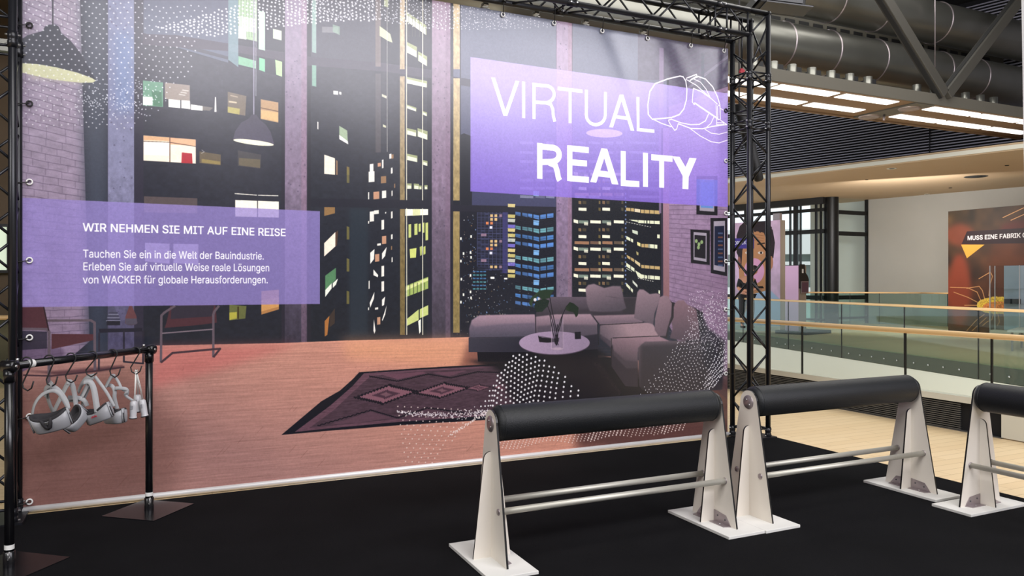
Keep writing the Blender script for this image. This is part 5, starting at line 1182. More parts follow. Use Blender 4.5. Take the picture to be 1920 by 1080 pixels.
for k in range(90):
    a_ = rnd.uniform(0, 2*PI); po.dot(1870+37*math.cos(a_), 573+15.5*math.sin(a_), 1.5, (226, 196, 84), .8)
po.poly([(1813, 433), (1960, 424), (1960, 455), (1803, 457)], (38, 14, 20)); po.poly([(1802, 458), (1846, 458), (1813, 484)], (214, 160, 58))
po.text('MUSS EINE FABRIK G', 1814, 449.5, 1925, 7.8, (232, 228, 226), .045)
OIMG = po.image('bacterium_print'); M_OP = print_mat('bacterium_poster_print', OIMG, .6, .3, gain=.62)
op = thing('poster_panel', 'large orange and brown poster panel with a yellow bacterium and white heading', 'poster', (PX_, 15.76, 0))
MB().span((.01, -3.86, 0), (.12, 0, 3.72)).build('board', M_BLACK, op)
me = bpy.data.meshes.new('printed_face'); me.from_pydata([(0, 0, -.0), (0, -3.86, 0), (0, -3.86, 3.72), (0, 0, 3.72)], [], [(0, 1, 2, 3)])
ul = me.uv_layers.new(name='UVMap'); ul.data.foreach_set('uv', [0, 0, 1, 0, 1, 1, 0, 1]); me.materials.append(M_OP); new_obj('printed_face', me, op)
g0 = at_depth(1855, 600, 20.8); g1 = at_depth(1912, 600, 20.2)
sc_ = thing('glass_showcase', 'narrow upright glass showcase with inner shelf in front of the orange poster', 'showcase', (g0.x, g0.y, 0), math.atan2(g1.y-g0.y, g1.x-g0.x))
sw = (g1-g0).xy.length; sh = CAM_H+(528-498)/FPX*20.6
MB().span((0, 0, .25), (sw, .02, sh)).build('front_glass', M_WINGLASS, sc_)
MB().span((sw*.32, .3, .25), (sw, .32, sh)).build('back_glass', mat('frosted_blue_glass_back', (150, 164, 176), .5, 0, .15, 3), sc_)
for x in (0, sw-.02): MB().span((x, 0, .05), (x+.02, .02, sh)).build('edge_profile', M_WHITEP, sc_); MB().span((x, .30, .05), (x+.02, .32, sh)).build('edge_profile', M_WHITEP, sc_)
MB().span((0, 0, .95), (sw, .32, .965)).build('shelf', M_WINGLASS, sc_)
MB().span((0, 0, 1.35), (sw, .32, 1.365)).build('shelf', M_WINGLASS, sc_)
MB().span((0, 0, 0), (sw, .32, .25)).build('base', M_WHITE, sc_)
for x in (.45, .72): MB().span((sw*x, .08, .965), (sw*x+.14, .24, 1.09)).build('model', M_DKGREY, sc_)
o = thing('low_table', 'low white table with grey scale model beside the glass showcase', 'table', (18.2, 10.6, 0), .4)
MB().span((-.7, -.5, .42), (.7, .5, .47)).build('tabletop', M_BASE, o)
for sx in (-1, 1):
    for sy in (-1, 1): MB().span((sx*.62-.02, sy*.42-.02, 0), (sx*.62+.02, sy*.42+.02, .42)).build('leg', M_PLATE, o)
for k in range(5): MB().span((-.5+k*.22, -.2+.1*(k % 2), .47), (-.34+k*.22, .1, .56+.05*(k % 3))).build('model_block', M_VRGREY, o)

# visitor (continuous skinned body)
def skin_fig(name, joints, edges, m, parent, root=0, sub=1):
    me = bpy.data.meshes.new(name); me.from_pydata([j_[0] for j_ in joints], edges, [])
    me.materials.append(m)
    o = new_obj(name, me, parent)
    md = o.modifiers.new('skin', 'SKIN')
    for i, j_ in enumerate(joints):
        sv = me.skin_vertices[0].data[i]; r_ = j_[1]
        sv.radius = r_ if isinstance(r_, tuple) else (r_, r_); sv.use_root = (i == root)
    md.use_smooth_shade = True
    s_ = o.modifiers.new('sub', 'SUBSURF'); s_.levels = sub; s_.render_levels = sub
    return o
M_SKIN = mat('skin', (196, 140, 112), .5); M_TEE = mat('black_cotton', (24, 24, 27), .85); M_TROU = mat('charcoal_trousers', (34, 34, 38), .85); M_HAIR = mat('dark_hair', (26, 20, 20), .7)
vp = at_depth(1400, 600, 23.7)
per = thing('person', 'person in black shirt and dark trousers looking down at a device by the display wall', 'person', (vp.x, vp.y, .13), -YAW)
B = [((0, 0, .98), (.19, .15)), ((-.02, 0, 1.18), (.19, .14)), ((.0, -.01, 1.42), (.22, .15)), ((.06, -.03, 1.57), (.08, .08)), ((.14, -.05, 1.65), (.06, .065)), ((.22, -.07, 1.73), (.095, .11)), ((.24, -.07, 1.80), (.09, .10)),
     ((-.21, 0, 1.46), .08), ((-.27, -.02, 1.20), .062), ((.02, -.22, 1.12), .045), ((.26, -.28, 1.22), .035), ((.22, 0, 1.45), .08), ((.28, -.04, 1.20), .062), ((.34, -.22, 1.18), .042), ((.36, -.29, 1.24), .035),
     ((-.12, 0, .92), .13), ((-.15, -.02, .50), .09), ((-.13, .02, .09), .048), ((-.13, -.12, .04), .04), ((.12, 0, .92), .13), ((.14, -.03, .50), .09), ((.14, .02, .09), .048), ((.15, -.12, .04), .04)]
E_ = [(0, 1), (1, 2), (2, 3), (3, 4), (4, 5), (5, 6), (2, 7), (7, 8), (8, 9), (9, 10), (2, 11), (11, 12), (12, 13), (13, 14), (0, 15), (15, 16), (16, 17), (17, 18), (0, 19), (19, 20), (20, 21), (21, 22)]
skin_fig('body', B, E_, M_SKIN, per)
sel = [0, 1, 2, 7, 8, 11, 12]; J = [(B[i][0], tuple(x*1.12 for x in (B[i][1] if isinstance(B[i][1], tuple) else (B[i][1],)*2))) for i in sel]
J[0] = ((0, 0, 1.0), (.22, .175)); skin_fig('shirt', J, [(0, 1), (1, 2), (2, 3), (3, 4), (2, 5), (5, 6)], M_TEE, per)
sel = [0, 15, 16, 17, 19, 20, 21]; J = [(B[i][0], tuple(x*1.15 for x in (B[i][1] if isinstance(B[i][1], tuple) else (B[i][1],)*2))) for i in sel]
skin_fig('trousers', J, [(0, 1), (1, 2), (2, 3), (0, 4), (4, 5), (5, 6)], M_TROU, per)
MB().lathe([(0, .125), (.06, .11), (.095, .06), (.105, 0), (.09, -.06), (.05, -.09)], 18, c=(.225, -.04, 1.80)).build('hair', M_HAIR, per)
for s_ in (-1, 1): MB().box((s_*.135+.005, -.05, .035), (.10, .27, .07)).build('shoe', M_BLACK, per, bevel=.02)
MB().box((.31, -.34, 1.25), (.18, .11, .015), Matrix.Rotation(.5, 3, 'X')).build('device', M_BLACK, per)

# ---- sliver of hall seen past the left tower
lw = struct('wall_behind', MB().span((-9, 16.0, 0), (2.6, 16.2, 9.3)), mat('brown_mottled_wall', (92, 78, 62), .9, 0, .2, 1))  # plain brown base colour with coarse mottling
wn = thing('window_1', None, None, (-2.6, 15.9, 0)); wn['kind'] = 'structure'
for x in (-1.2, -.65, -.1, .45, 1.0): MB().span((x, -.05, 1.75), (x+.05, .05, 2.5)).build('mullion', M_FRAME, wn)
MB().span((-1.2, 0, 1.75), (1.05, .02, 2.5)).build('lit_pane', mat('daylit_foliage_pane', (200, 214, 190), .5, 0, .3, 3, emit=(205, 220, 196), estr=.6), wn)
for z in (1.7, 2.5): MB().span((-1.2, -.05, z), (1.05, .05, z+.05)).build('transom', M_FRAME, wn)
balustrade('glass_balustrade', 'balustrade glimpsed left of the printed backdrop through the left truss tower', (-6, 13.2, 0), (2.4, 13.2, 0), 1.03, .1, [2.0, 3.6], M_GLASS2, .035)
for k, (z, dz) in enumerate(((4.3, .14), (5.2, .2), (6.4, .3), (7.4, .3))):
    o = MB().span((-9, 10.9, z), (2, 11.1, z+dz)).build('ceiling_beam', M_RAFT if k % 2 else M_DUCT)
    props(o, ('lowest', 'second', 'third', 'topmost')[k]+' horizontal beam glimpsed left of the backdrop through the truss', 'beam')

# ================================================================ truss goal-post
TZ0, TZ1 = 3.955, 4.195
YB, YF = 6.04, 5.80
tf = thing('truss_frame', 'black aluminium box truss goal-post carrying the printed backdrop', 'truss', (BX0, YF, 0))
OT = Vector((BX0, YF, 0))
def P3(x, y, z): return Vector((x, y, z))-OT
CR, BRR = .025, .0095
XR0, XR1 = 5.325, 5.565; XL1, XL0 = -.755, -.995
def chord(a, b, name='chord'): MB().tube([P3(*a), P3(*b)], CR, 14).build(name, M_TRUSS, tf)
def brace(a, b): MB().tube([P3(*a), P3(*b)], BRR, 7).build('brace', M_TRUSS, tf)
BZ = .02
for (x, y, z1) in ((XR0, YB, TZ0), (XR0, YF, TZ0), (XR1, YB, TZ1), (XR1, YF, TZ1)): chord((x, y, BZ), (x, y, z1+.02))
for (x, y, z1) in ((XL1, YB, TZ0), (XL1, YF, TZ0), (XL0, YB, TZ1), (XL0, YF, TZ1)): chord((x, y, BZ), (x, y, z1+.02))
for (z, y, xa, xb) in ((TZ0, YB, XL1, XR0), (TZ0, YF, XL1, XR0), (TZ1, YB, XL0, XR1), (TZ1, YF, XL0, XR1)): chord((xa-.02, y, z), (xb+.02, y, z))
def ladder(xa, xb, faces, z0, z1, n):
    """X lacing on the four faces of an upright tower"""
    h = (z1-z0)/n
    for k in range(n):
        za, zb = z0+k*h+.012, z0+(k+1)*h-.012
        for (p, q_) in faces:
            if k % 2: p, q_ = q_, p
            brace((p[0], p[1], za), (q_[0], q_[1], zb))
for xa, xb in ((XR0, XR1), (XL0, XL1)):
    cn = [(xa, YF), (xb, YF), (xb, YB), (xa, YB)]
    F_ = [(cn[i], cn[(i+1) % 4]) for i in range(4)]
    F_ = [F_[0], (F_[1][1], F_[1][0]), F_[2], (F_[3][1], F_[3][0])]
    ladder(xa, xb, F_, .13, 3.03, 12)
    ladder(xa, xb, F_, 3.25, 3.85, 3)
    for z in (.10, 3.05, 3.13, 3.23, 3.52, 3.60) if xa > 0 else (.10, 3.05, 3.23, 3.6):
        for p, q_ in F_: brace((p[0], p[1], z), (q_[0], q_[1], z))
    for x, y in cn:
        for z in (3.09, 3.56, .06):
            MB().lathe([(.0, -.05), (.030, -.05), (.031, -.012), (.028, -.006), (.028, .006), (.031, .012), (.030, .05), (0, .05)], 14, c=P3(x, y, z)).build('spigot_coupler', M_TRUSS, tf)
            for dz in (-.03, .03):
                b_ = MB(); b_.tube([P3(x-.042, y, z+dz), P3(x+.042, y, z+dz)], .006, 6); b_.build('locking_pin', M_BOLT, tf)
    MB().span(P3(xa-.06, YF-.06, .012), P3(xb+.06, YB+.06, .024)).build('base_plate', M_TRUSS, tf)
n = 22; hb = (XR0-XL1)/n
for k in range(n):
    xa, xb = XL1+k*hb+.015, XL1+(k+1)*hb-.015
    up = k % 2 == 0
    for y in (YF, YB): brace((xa, y, TZ0 if up else TZ1), (xb, y, TZ1 if up else TZ0))
    for z in (TZ0, TZ1): brace((xa, YF if up else YB, z), (xb, YB if up else YF, z))
for x in (XL1+.02, 1.2, 1.28, 3.3, 3.38, XR0-.42, XR0-.28, XR0-.02):
    for a_, b_ in (((x, YF, TZ0), (x, YF, TZ1)), ((x, YB, TZ0), (x, YB, TZ1)), ((x, YF, TZ0), (x, YB, TZ0)), ((x, YF, TZ1), (x, YB, TZ1))): brace(a_, b_)
for x in (1.24, 3.34, XR0-.35):
    for y in (YF, YB):
        for z in (TZ0, TZ1):
            MB().lathe([(.0, -.05), (.030, -.05), (.028, 0), (.030, .05), (0, .05)], 12, c=P3(x, y, z), axis='x').build('spigot_coupler', M_TRUSS, tf)
            for dx in (-.03, .03): MB().tube([P3(x+dx, y-.04, z), P3(x+dx, y+.04, z)], .006, 6).build('locking_pin', M_BOLT, tf)
for z in (TZ0, TZ1):
    for y in (YF, YB): chord((XR0, y, z), (XR1, y, z)) if z == TZ1 else None
brace((XR0, YF, TZ0), (XR1, YF, TZ1)); brace((XR0, YB, TZ0), (XR1, YB, TZ1)); brace((XR0, YF, 3.62), (XR1, YF, TZ1-.1)); brace((XR1, YF, 3.62), (XR1, YB, TZ1-.05))
# cable bundle on the beam
cb = MB()
for s_ in range(2):
    cb.tube([P3(3.2+.06*k, YF+.10+.03*math.sin(k*.9+s_), TZ1+.03+.03*math.sin(k*.55+2*s_)) for k in range(38)], .011, 6)
o = cb.build('power_cable', M_BLACK); o.location = OT
props(o, 'black cable bundle lying along the top right of the truss beam', 'cable')
for k, u in enumerate((905, 1092, 1200, 1000)):
    x, z = on_y(u, 10, YB+.12); 
    o = thing('rigging_clamp', ('leftmost', 'third', 'rightmost', 'second')[k]+' small chrome rigging clamp tucked behind the truss beam above the print', 'clamp', (x, YB+.07, TZ0-.0))
    MB().box((0, 0, -.02), (.05, .06, .03)).build('jaw', M_BOLT, o, bevel=.006); MB().tube([(-.04, 0, -.05), (.04, 0, -.05)], .009, 8).build('wing_bolt', M_BOLT, o)
# loudspeaker above the corner
sp = at_depth(1462, 2, 8.6)
t = thing('stage_loudspeaker', 'black loudspeaker box hanging above the right end of the truss beam', 'loudspeaker', tuple(sp), -YAW+.0)
Rz = Matrix.Rotation(math.radians(7), 3, 'Y')
MB().box((.03, .1, .10), (.50, .34, .32), Rz).build('cabinet', M_BLACK, t, bevel=.012)
MB().box((.02, -.075, .07), (.44, .015, .20), Rz).build('front_grille', M_RACK, t)
MB().box((.07, .02, -.075), (.52, .30, .02), Rz).build('bottom_rim', M_RACK, t, bevel=.004)
MB().box((-.27, .1, .03), (.06, .3, .10), Matrix.Rotation(math.radians(40), 3, 'Y')).build('side_flap', M_RACK, t)
MB().tube([(-.15, .1, .25), (-.15, .1, 9.25-sp.z)], .012, 6).build('suspension_wire', M_DKGREY, t); MB().tube([(.2, .1, .25), (.2, .1, 9.25-sp.z)], .012, 6).build('suspension_wire', M_DKGREY, t)
# slanting black fabric sleeve behind the right tower
a_, b_ = at_depth(1386, 196, 8.7), at_depth(1424, 340, 8.7)
sl = thing('fabric_sleeve', 'slanting black fabric-wrapped tube hanging behind the right truss tower', 'fabric', tuple(a_))
d_ = b_-a_
MB().tube([d_*t_ for t_ in (0, .1, .35, .6, .85, .98, 1)], [.05, .075, .07, .062, .058, .052, .03], 12).build('wrapped_tube', M_BLACK, sl)
MB().tube([Vector((0, 0, 0)), Vector((0, 0, 9.25-a_.z))], .01, 6).build('suspension_wire', M_DKGREY, sl)
MB().box(P3(5.42, YB-.03, 3.66), (.05, .03, .05), Matrix.Rotation(.4, 3, 'Y')).build('red_tag', M_RED, tf, bevel=.006)
brace((5.42, YB-.03, 3.68), (5.42, YB-.03, 4.19))

# ================================================================ leaning rails (three)
def rounded_panel(hw0, rtop, zc, n=14):
    """A shaped outline: straight sides rising to a round head; coordinates (y, z)"""
    a = math.atan2(hw0-rtop, zc)
    pts = [(-hw0, .018), (hw0, .018)]
    for i in range(n+1):
        t = PI*i/n
        pts.append((rtop*math.cos(t), zc+rtop*math.sin(t)))
    return pts
def fin_outline(w0, wt, ztop, n=6):
    r_ = wt*.95; pts = [(0, .018), (w0, .018), (wt, ztop-r_)]
    for i in range(1, n+1):
        t = PI/2*i/n; pts.append((wt-r_+r_*math.cos(t), ztop-r_+r_*math.sin(t)))
    pts.append((0, ztop)); return pts
HEAD = .752
def make_rail(length=1.55):
    t = thing('leaning_rail', 'leaning rail', 'leaning rail', (0, 0, .012), 0, 'padded leaning rails')
    # roll: padded cylinder with domed ends
    Rr = .099; prof = [(0, -.02)]
    prof = [(.070, .012), (.082, .014), (.094, .030), (Rr, .058), (Rr, length-.058), (.094, length-.030), (.082, length-.014), (.070, length-.012)]
    b = MB().lathe([(0, .012)]+prof+[(0, length-.012)], 40, axis='x', c=(0, 0, HEAD)); roll = b.build('cushion_roll', M_LEATHER, t)
    for x in (.045, length-.045): MB().lathe([(.0975, x-.004), (.1005, x), (.0975, x+.004)], 36, axis='x', c=(0, 0, HEAD)).build('seam', M_LEATHER, roll)
    for e, x0 in enumerate((0.0, length)):
        sg = -1 if e == 0 else 1           # outward direction
        xa, xb = (x0-.006, x0+.006)
        pts = rounded_panel(.212, .076, HEAD)
        p = MB().prism(pts, 'x', xa, xb, 0, 1).build('end_panel', [M_HPL, M_EDGE], t)
        p['label'] = 'white A-shaped end panel with black edge'
        # head disc with two screws
        dsc = MB().lathe([(0, -.003), (.044, -.003), (.046, 0), (.046, .003), (0, .003)], 24, axis='x', c=(x0+sg*.008, 0, HEAD)).build('head_disc', M_PLATE, t)
        for dy, dz in ((.013, .016), (-.013, -.016)):
            MB().lathe([(0, -.002), (.006, -.002), (.006, .002), (0, .002)], 10, axis='x', c=(x0+sg*.012, dy, HEAD+dz)).build('screw', M_BOLT, dsc)
        for s_ in (-1, 1):
            fo = [(x0+s_*(.006+x_), z_) for x_, z_ in fin_outline(.105, .042, .600)]
            if s_ > 0: fo = fo[::-1]
            MB().prism(fo, 'y', -.006, .006, 0, 1).build('stiffening_fin', [M_HPL, M_EDGE], t)
        MB().span((x0-.14, -.30, 0), (x0+.14, .30, .018)).build('base_board', M_BASE, t, bevel=.002)
        inn = -sg
        for sy in (-1, 1):
            x1 = x0+inn*.007
            br = MB().prism([(sy*.010, .019), (sy*.165, .019), (sy*.150, .040), (sy*.118, .078), (sy*.010, .090)][::sy], 'x', min(x1, x1+inn*.004), max(x1, x1+inn*.004))
            br.prism([(x1, sy*.012), (x1+inn*.045, sy*.012), (x1+inn*.045, sy*.150), (x1, sy*.165)], 'z', .0185, .0225)
            bo = br.build('angle_bracket', M_PLATE, t)
            for y_, z_ in ((.045, .062), (.115, .050)):
                MB().lathe([(0, -.002), (.0055, -.002), (.0055, .002), (0, .002)], 8, axis='x', c=(x1+inn*.005, sy*y_, z_)).build('screw', M_DKGREY, bo)
            MB().lathe([(0, -.002), (.0055, -.002), (.0055, .002), (0, .002)], 8, axis='z', c=(x1+inn*.025, sy*.09, .0235)).build('screw', M_BOLT, bo)
            MB().lathe([(0, -.003), (.017, -.003), (.019, 0), (.019, .003), (0, .003)], 18, axis='x', c=(x0+sg*.008, sy*.107, .292)).build('bolt_cap', M_PLATE, t)
            MB().lathe([(0, -.003), (.019, -.003), (.021, 0), (.021, .004), (0, .004)], 18, axis='x', c=(x0+inn*.008, sy*.107, .292)).build('socket_ring', M_PLATE, t)
    for sy in (-1, 1):
        MB().tube([(.01, sy*.107, .292), (length-.01, sy*.107, .292)], .018, 16).build('foot_bar', M_STEEL, t)
    return t
r1 = make_rail(); r1.location = (1.735, 3.905, .012); r1.rotation_euler = (0, 0, math.radians(-.4))
r1['label'] = 'nearest white and black leaning rail, leftmost of the three, in front of the rug print'
r2 = copy_tree(r1); r2.location = (3.565, 3.885, .012); r2.rotation_euler = (0, 0, 0)
r2['label'] = 'middle leaning rail with black padded roll, in front of the right truss tower'
r3 = copy_tree(r1); r3.location = (5.17, 3.40, .012); r3.rotation_euler = (0, 0, math.radians(-90))
r3['label'] = 'rightmost leaning rail turned toward the viewer and cut off by the right edge'

# ================================================================ clothes rail with headsets
RL, RRt = Vector((-.655, 4.915, 0)), Vector((.030, 5.735, 0)); RZ = 1.095
rdir = (RRt-RL).normalized(); RLn = (RRt-RL).length
rk = thing('clothes_rail', 'black pipe clothes rail at the left edge holding hooks and headsets', 'clothes rail', (RL.x, RL.y, .012), math.atan2(rdir.y, rdir.x))
zt = RZ-.012
for x in (0, RLn):
    pst = MB().tube([(x, 0, .008), (x, 0, zt-.012)], .0235, 18).build('post', M_RACK, rk)
    MB().span((x-.20, -.20, 0), (x+.20, .20, .006)).build('floor_plate', M_RACK, rk)
    MB().lathe([(.030, .006), (.030, .085), (.0245, .09)], 18, c=(x, 0, 0)).build('socket', M_RACK, rk)
    MB().lathe([(.0243, .10), (.0243, .125)], 18, c=(x, 0, 0)).build('sticker', M_LABEL, rk)
    pn = MB(); pn.tube([(x-.035, -.03, .055), (x+.03, .03, .055)], .0045, 6); pn.tube([(x-.045, -.04, .10), (x-.050, -.045, .07), (x-.04, -.038, .055), (x-.03, -.035, .075), (x-.038, -.04, .10)], .0022, 5); pn.build('spring_pin', M_BOLT, rk)
    MB().lathe([(.0, -.034), (.029, -.034), (.029, .034), (0, .034)], 16, c=(x, 0, zt-.05)).build('corner_socket', M_RACK, rk)
    s_ = -1 if x == 0 else 1
    MB().lathe([(0, -.045), (.020, -.045), (.031, -.040), (.031, .040), (.020, .045), (0, .045)], 18, axis='y', c=(x, 0, zt)).build('corner_joint', M_RACK, rk)
    MB().lathe([(0, -.05), (.008, -.05), (.009, -.044), (0, -.044)], 10, axis='y', c=(x, 0, zt)).build('bolt', M_BOLT, rk)
    MB().tube([(x-s_*.05, 0, zt+.02), (x-s_*.05, 0, zt+.038)], .008, 8).build('set_screw', M_BOLT, rk)
MB().tube([(0, 0, zt), (RLn, 0, zt)], .0225, 20).build('crossbar', M_RACK, rk)
MB().lathe([(.0228, .11), (.0228, .15)], 20, axis='x', c=(0, 0, zt)).build('sticker', M_LABEL, rk)

Rv = Vector((RX, RY, 0)); Fv = Vector((DX, DY, 0)); Zv = Vector((0, 0, 1))
def rack_depth(u): return ray_line(u, RL, RRt)
def local_pt(u, v, d, df=0.0):                 # measured point near the rail -> world, df = offset away from the viewer
    return at_depth(u, v, d)+Fv*df
hooks = [(50, 43, 727, 61, 717), (92, 88, 719, 106, 708), (133, 124, 712, 143, 705), (173, 162, 701, 180, 701), (211, 207, 702, 224, 693), (254, 246, 696, 264, 688)]
HN = ['empty hook beside the left post', 'holding the largest headset', 'holding the half-hidden headset', 'holding the headset with red print', 'holding the rear right headset', 'holding the corded controllers']
for k, (ub, ul_, vl, ur_, vr) in enumerate(hooks):
    d = rack_depth(ub); vb = 683-(ub-15)*.099
    pts = []
    c0 = at_depth(ub, vb, d)
    rr_ = .0295
    for i in range(9):
        a = math.radians(200-i*26)
        pts.append(c0+Rv*rr_*math.cos(a)+Zv*rr_*math.sin(a)*1.0)
    q1 = local_pt(ul_-1, vl-7, d); q2 = local_pt(ul_+1, vl+1, d); q3 = local_pt((ul_+ur_)/2, vl+5.5, d); q4 = local_pt(ur_-2, vl+1, d); q5 = local_pt(ur_+2, vr-2, d)
    pts += [q1, q2, q3, q4, q5]
    o = MB().tube([p-c0 for p in pts], .0042, 8).build('s_hook', M_BLACK); o.location = c0
    props(o, 'black wire S-hook on the clothes rail, '+HN[k], 'hook', 'S-hooks on the clothes rail')

def headset(label, u, v, dd_, width, tilt, yaw, lean, hook, straps, red=False, nose=True, hgt=.098):
    """visor body centred at pixel-measured point; straps are lists of measured points (u, v, depth offset, width)"""
    d = rack_depth(u)+dd_; c0 = at_depth(u, v, d)
    t = thing('vr_headset', label, 'headset', tuple(c0), 0, 'headsets hanging on the clothes rail')
    Rm = (Matrix.Rotation(-YAW+yaw, 3, 'Z') @ Matrix.Rotation(tilt, 3, 'Y') @ Matrix.Rotation(lean, 3, 'X'))
    a, b = width/2, .052; N = 36
    def ring(ka, kb, z, rim, dip=0.03, sq=3.2):
        o_ = []
        for i in range(N):
            th = 2*PI*i/N; cx_, sn = math.cos(th), math.sin(th)
            x = a*ka*math.copysign(abs(cx_)**(2/sq), cx_); y = b*kb*math.copysign(abs(sn)**(2/2.4), sn)
            zz = z
            if rim: zz = z-dip*(1-(x/a)**2)
            o_.append(Rm @ Vector((x, y, zz)))
        return o_
    def loft(rings, m, name, cap0=False, cap1=False, parent=t):
        vs_ = [p for g in rings for p in g]; fs_ = []
        for i in range(len(rings)-1):
            for j_ in range(N): fs_.append((i*N+j_, i*N+(j_+1) % N, (i+1)*N+(j_+1) % N, (i+1)*N+j_))
        mb = MB().add(vs_, fs_, 0, True)
        if cap0: mb.add(rings[0], [tuple(range(N))], 0)
        if cap1: mb.add(rings[-1], [tuple(range(N))], 0)
        return mb.build(name, m, parent)
    h_ = hgt
    loft([ring(.80, .72, -h_*.52, False), ring(.88, .86, -h_*.50, False), ring(.95, .97, -h_*.40, False), ring(1, 1, 0, False), ring(1.02, 1.0, h_*.5, True), ring(.98, .94, h_*.52, True)], M_VRGREY, 'visor_shell', cap0=True)
    loft([ring(.97, .92, h_*.50, True), ring(.97, .93, h_*.66, True), ring(.88, .80, h_*.70, True), ring(.80, .66, h_*.55, True), ring(.74, .56, h_*.05, False)], M_FOAM, 'face_cushion', cap1=True)
    if nose:
        nz_ = MB().tube([Rm @ Vector((x, -b*1.0-.004+abs(x)*.05, z)) for x, z in ((-.028, h_*.42), (-.018, h_*.12), (-.008, -h_*.10), (0, -h_*.15), (.008, -h_*.10), (.018, h_*.12), (.028, h_*.42))], [.006, .012, .013, .012, .013, .012, .006], 8)
        nz_.build('nose_flap', M_FOAM, t)
        MB().box(Rm @ Vector((.004, -b*1.02-.014, h_*.20)), (.016, .004, .010), Rm).build('nose_badge', M_BOLT, t)
    for sx in (-1, 1):
        arm = MB().ribbon([Rm @ Vector((sx*(a*1.04), -.004, z)) for z in (-h_*.42, -h_*.1, h_*.25, h_*.62)], Rm @ Vector((0, 1, 0)), .020, .006).build('side_hinge', M_VRGREY, t)
        MB().ribbon([Rm @ Vector((sx*(a*1.04+.005), -.006, z)) for z in (-h_*.40, h_*.30)], Rm @ Vector((0, 1, 0)), .006, .003).build('hinge_slot', M_FOAM, t)
    if red:
        for k_ in range(5): MB().box(Rm @ Vector((-.006+k_*.0085, -b*1.0-.0025, -h_*.02+.004*(k_ % 2))), (.007, .002, .008), Rm).build('red_mark', M_RED, t)
    for k_, stp in enumerate(straps):
        pp = [at_depth(su, sv, d)+Fv*sd_-c0 for su, sv, sd_, sw_ in stp]
        # smooth by subdivision
        for _ in range(2):
            nn = [pp[0]]
            for p_, q_ in zip(pp[:-1], pp[1:]): nn += [p_*.75+q_*.25, p_*.25+q_*.75]
            nn.append(pp[-1]); pp = nn
        w0, w1 = stp[0][3], stp[-1][3]
        ws = [1.35*(w0+(w1-w0)*i/(len(pp)-1)) for i in range(len(pp))]
        # width lies across the strap, mostly in the view plane with a twist
        wd_ = []
        for i in range(len(pp)):
            tg = (pp[min(i+1, len(pp)-1)]-pp[max(i-1, 0)]).normalized()
            wv = tg.cross(Fv); wv = (wv.normalized() if wv.length > 1e-3 else Rv.copy())
            wd_.append(wv*.9+Fv*.45)
        MB().ribbon(pp, wd_, ws, .0028).build('strap', M_VRSTRAP, t)
    return t
rad = math.radians
headset('pale grey VR headset with dark face foam toward the viewer, leftmost on the rail', 97, 790, -.02, .205, rad(-13), rad(6), rad(16), None,
        [[(60, 779, 0, .016), (68, 757, -.02, .020), (80, 740, -.02, .024), (98, 731, -.02, .026), (113, 733, -.02, .026), (122, 750, -.01, .02), (129, 766, 0, .016)],
         [(76, 748, .05, .02), (80, 730, .02, .024), (94, 722, 0, .028), (98, 716, 0, .024)],
         [(84, 778, .08, .022), (78, 752, .06, .024), (82, 734, .03, .024), (96, 722, .0, .026)],
         [(96, 724, 0, .024), (106, 732, .02, .02), (120, 755, .03, .016), (128, 768, .0, .014)]])
headset('VR headset turned edge-on, half hidden between its two neighbours', 140, 786, .10, .15, rad(-48), rad(50), rad(10), None,
        [[(95, 774, .03, .022), (108, 754, .01, .028), (122, 728, 0, .032), (130, 714, 0, .030)],
         [(126, 716, 0, .026), (134, 716, 0, .024), (137, 740, .02, .018), (138, 772, .03, .016)],
         [(118, 748, .05, .02), (140, 747, .04, .024), (152, 752, .04, .022), (155, 764, .05, .018)]], nose=False, hgt=.08)
headset('pale grey VR headset with a small red print on its front', 186, 777, -.03, .185, rad(-19), rad(-16), rad(9), None,
        [[(126, 750, .02, .022), (146, 751, 0, .024), (156, 742, -.01, .024), (164, 722, 0, .026), (172, 711, 0, .024)],
         [(138, 738, .05, .016), (148, 724, .02, .022), (162, 708, 0, .030), (176, 706, 0, .030)],
         [(160, 716, -.02, .022), (172, 713, -.02, .024), (181, 726, -.03, .024), (187, 748, -.045, .026), (192, 770, -.055, .026)],
         [(176, 706, .01, .014), (190, 724, .01, .014), (203, 740, 0, .012), (214, 762, 0, .012)],
         [(156, 766, 0, .016), (150, 758, .02, .018), (158, 736, .03, .02), (170, 714, .02, .02)]], red=True, nose=False, hgt=.088)
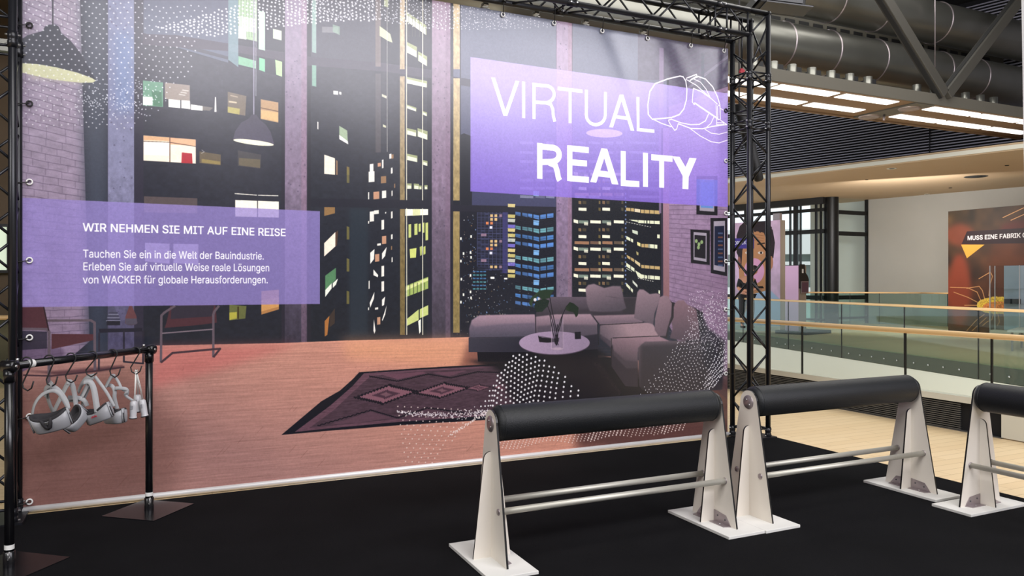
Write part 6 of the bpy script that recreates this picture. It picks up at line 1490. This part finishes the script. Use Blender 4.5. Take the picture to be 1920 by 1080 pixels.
headset('VR headset behind, rightmost of the four headsets on the rail', 216, 780, .07, .17, rad(-3), rad(-28), rad(4), None,
        [[(198, 726, 0, .016), (204, 714, 0, .022), (210, 704, 0, .026), (214, 706, 0, .022)],
         [(198, 724, .02, .016), (208, 722, .01, .022), (216, 732, 0, .024), (214, 746, 0, .026), (217, 768, .02, .018)],
         [(212, 706, .02, .012), (222, 718, .01, .014), (228, 730, 0, .016), (240, 735, 0, .018), (232, 740, 0, .014), (246, 752, .02, .012)],
         [(216, 728, 0, .018), (228, 727, -.01, .02), (240, 730, 0, .018), (236, 742, .01, .014)]], nose=False, hgt=.085)
def controller(u, v, dd_, tilt, label, uc):
    d = rack_depth(u)+dd_; c0 = at_depth(u, v, d)
    t = thing('motion_controller', label, 'controller', tuple(c0), -YAW, 'corded controllers on the clothes rail')
    Rm = Matrix.Rotation(tilt, 3, 'Y')
    body = MB().lathe([(0, .050), (.012, .049), (.018, .042), (.019, .02), (.017, -.03), (.020, -.042)], 18)
    body.v = [tuple(Rm @ (Vector(p)*1.22)) for p in body.v]; body.build('grip', M_WHITEP, t)
    cap_ = MB().lathe([(0, -.046), (.019, -.046), (.021, -.040)], 18); cap_.v = [tuple(Rm @ (Vector(p)*1.22)) for p in cap_.v]; cap_.build('end_pad', M_DKGREY, t)
    MB().box(Rm @ Vector((0, -.0235, .02)), (.014, .004, .022), Rm).build('button_plate', M_VRGREY, t)
    top = at_depth(uc, 698, rack_depth(254))-c0; top = Matrix.Rotation(YAW, 3, 'Z') @ top
    st = Rm @ Vector((0, 0, .058))
    cd_ = MB(); cd_.tube([st, (st+top)/2+Vector((.002, 0, -.004)), top], .0022, 6); cd_.tube([Rm @ Vector((.008, 0, .046)), (st+top)/2+Vector((.008, 0, 0)), top+Vector((.003, 0, 0))], .0022, 6)
    cd_.build('cord', M_LABEL, t)
controller(250, 769, -.01, rad(2), 'white motion controller hanging on a cord, left of the pair in front', 254)
controller(269, 766, -.02, rad(-10), 'white motion controller with grey end pad, nearest the right post', 256)
controller(258, 757, .05, rad(0), 'white motion controller mostly hidden behind the other two', 255)
kn = MB(); kc = at_depth(255, 697, rack_depth(254))
for k in range(4): kn.tube([Vector((.004*math.cos(k*1.7)-.006, .003*k-.004, .010*math.sin(k*2))), Vector((.010*math.cos(k*2.3), 0, .012)), Vector((.008, .002*k, -.004*k))], .0026, 6)
o = kn.build('cord_knot', M_LABEL); o.location = kc; props(o, 'knotted white cords looped over the rightmost hook', 'cord')
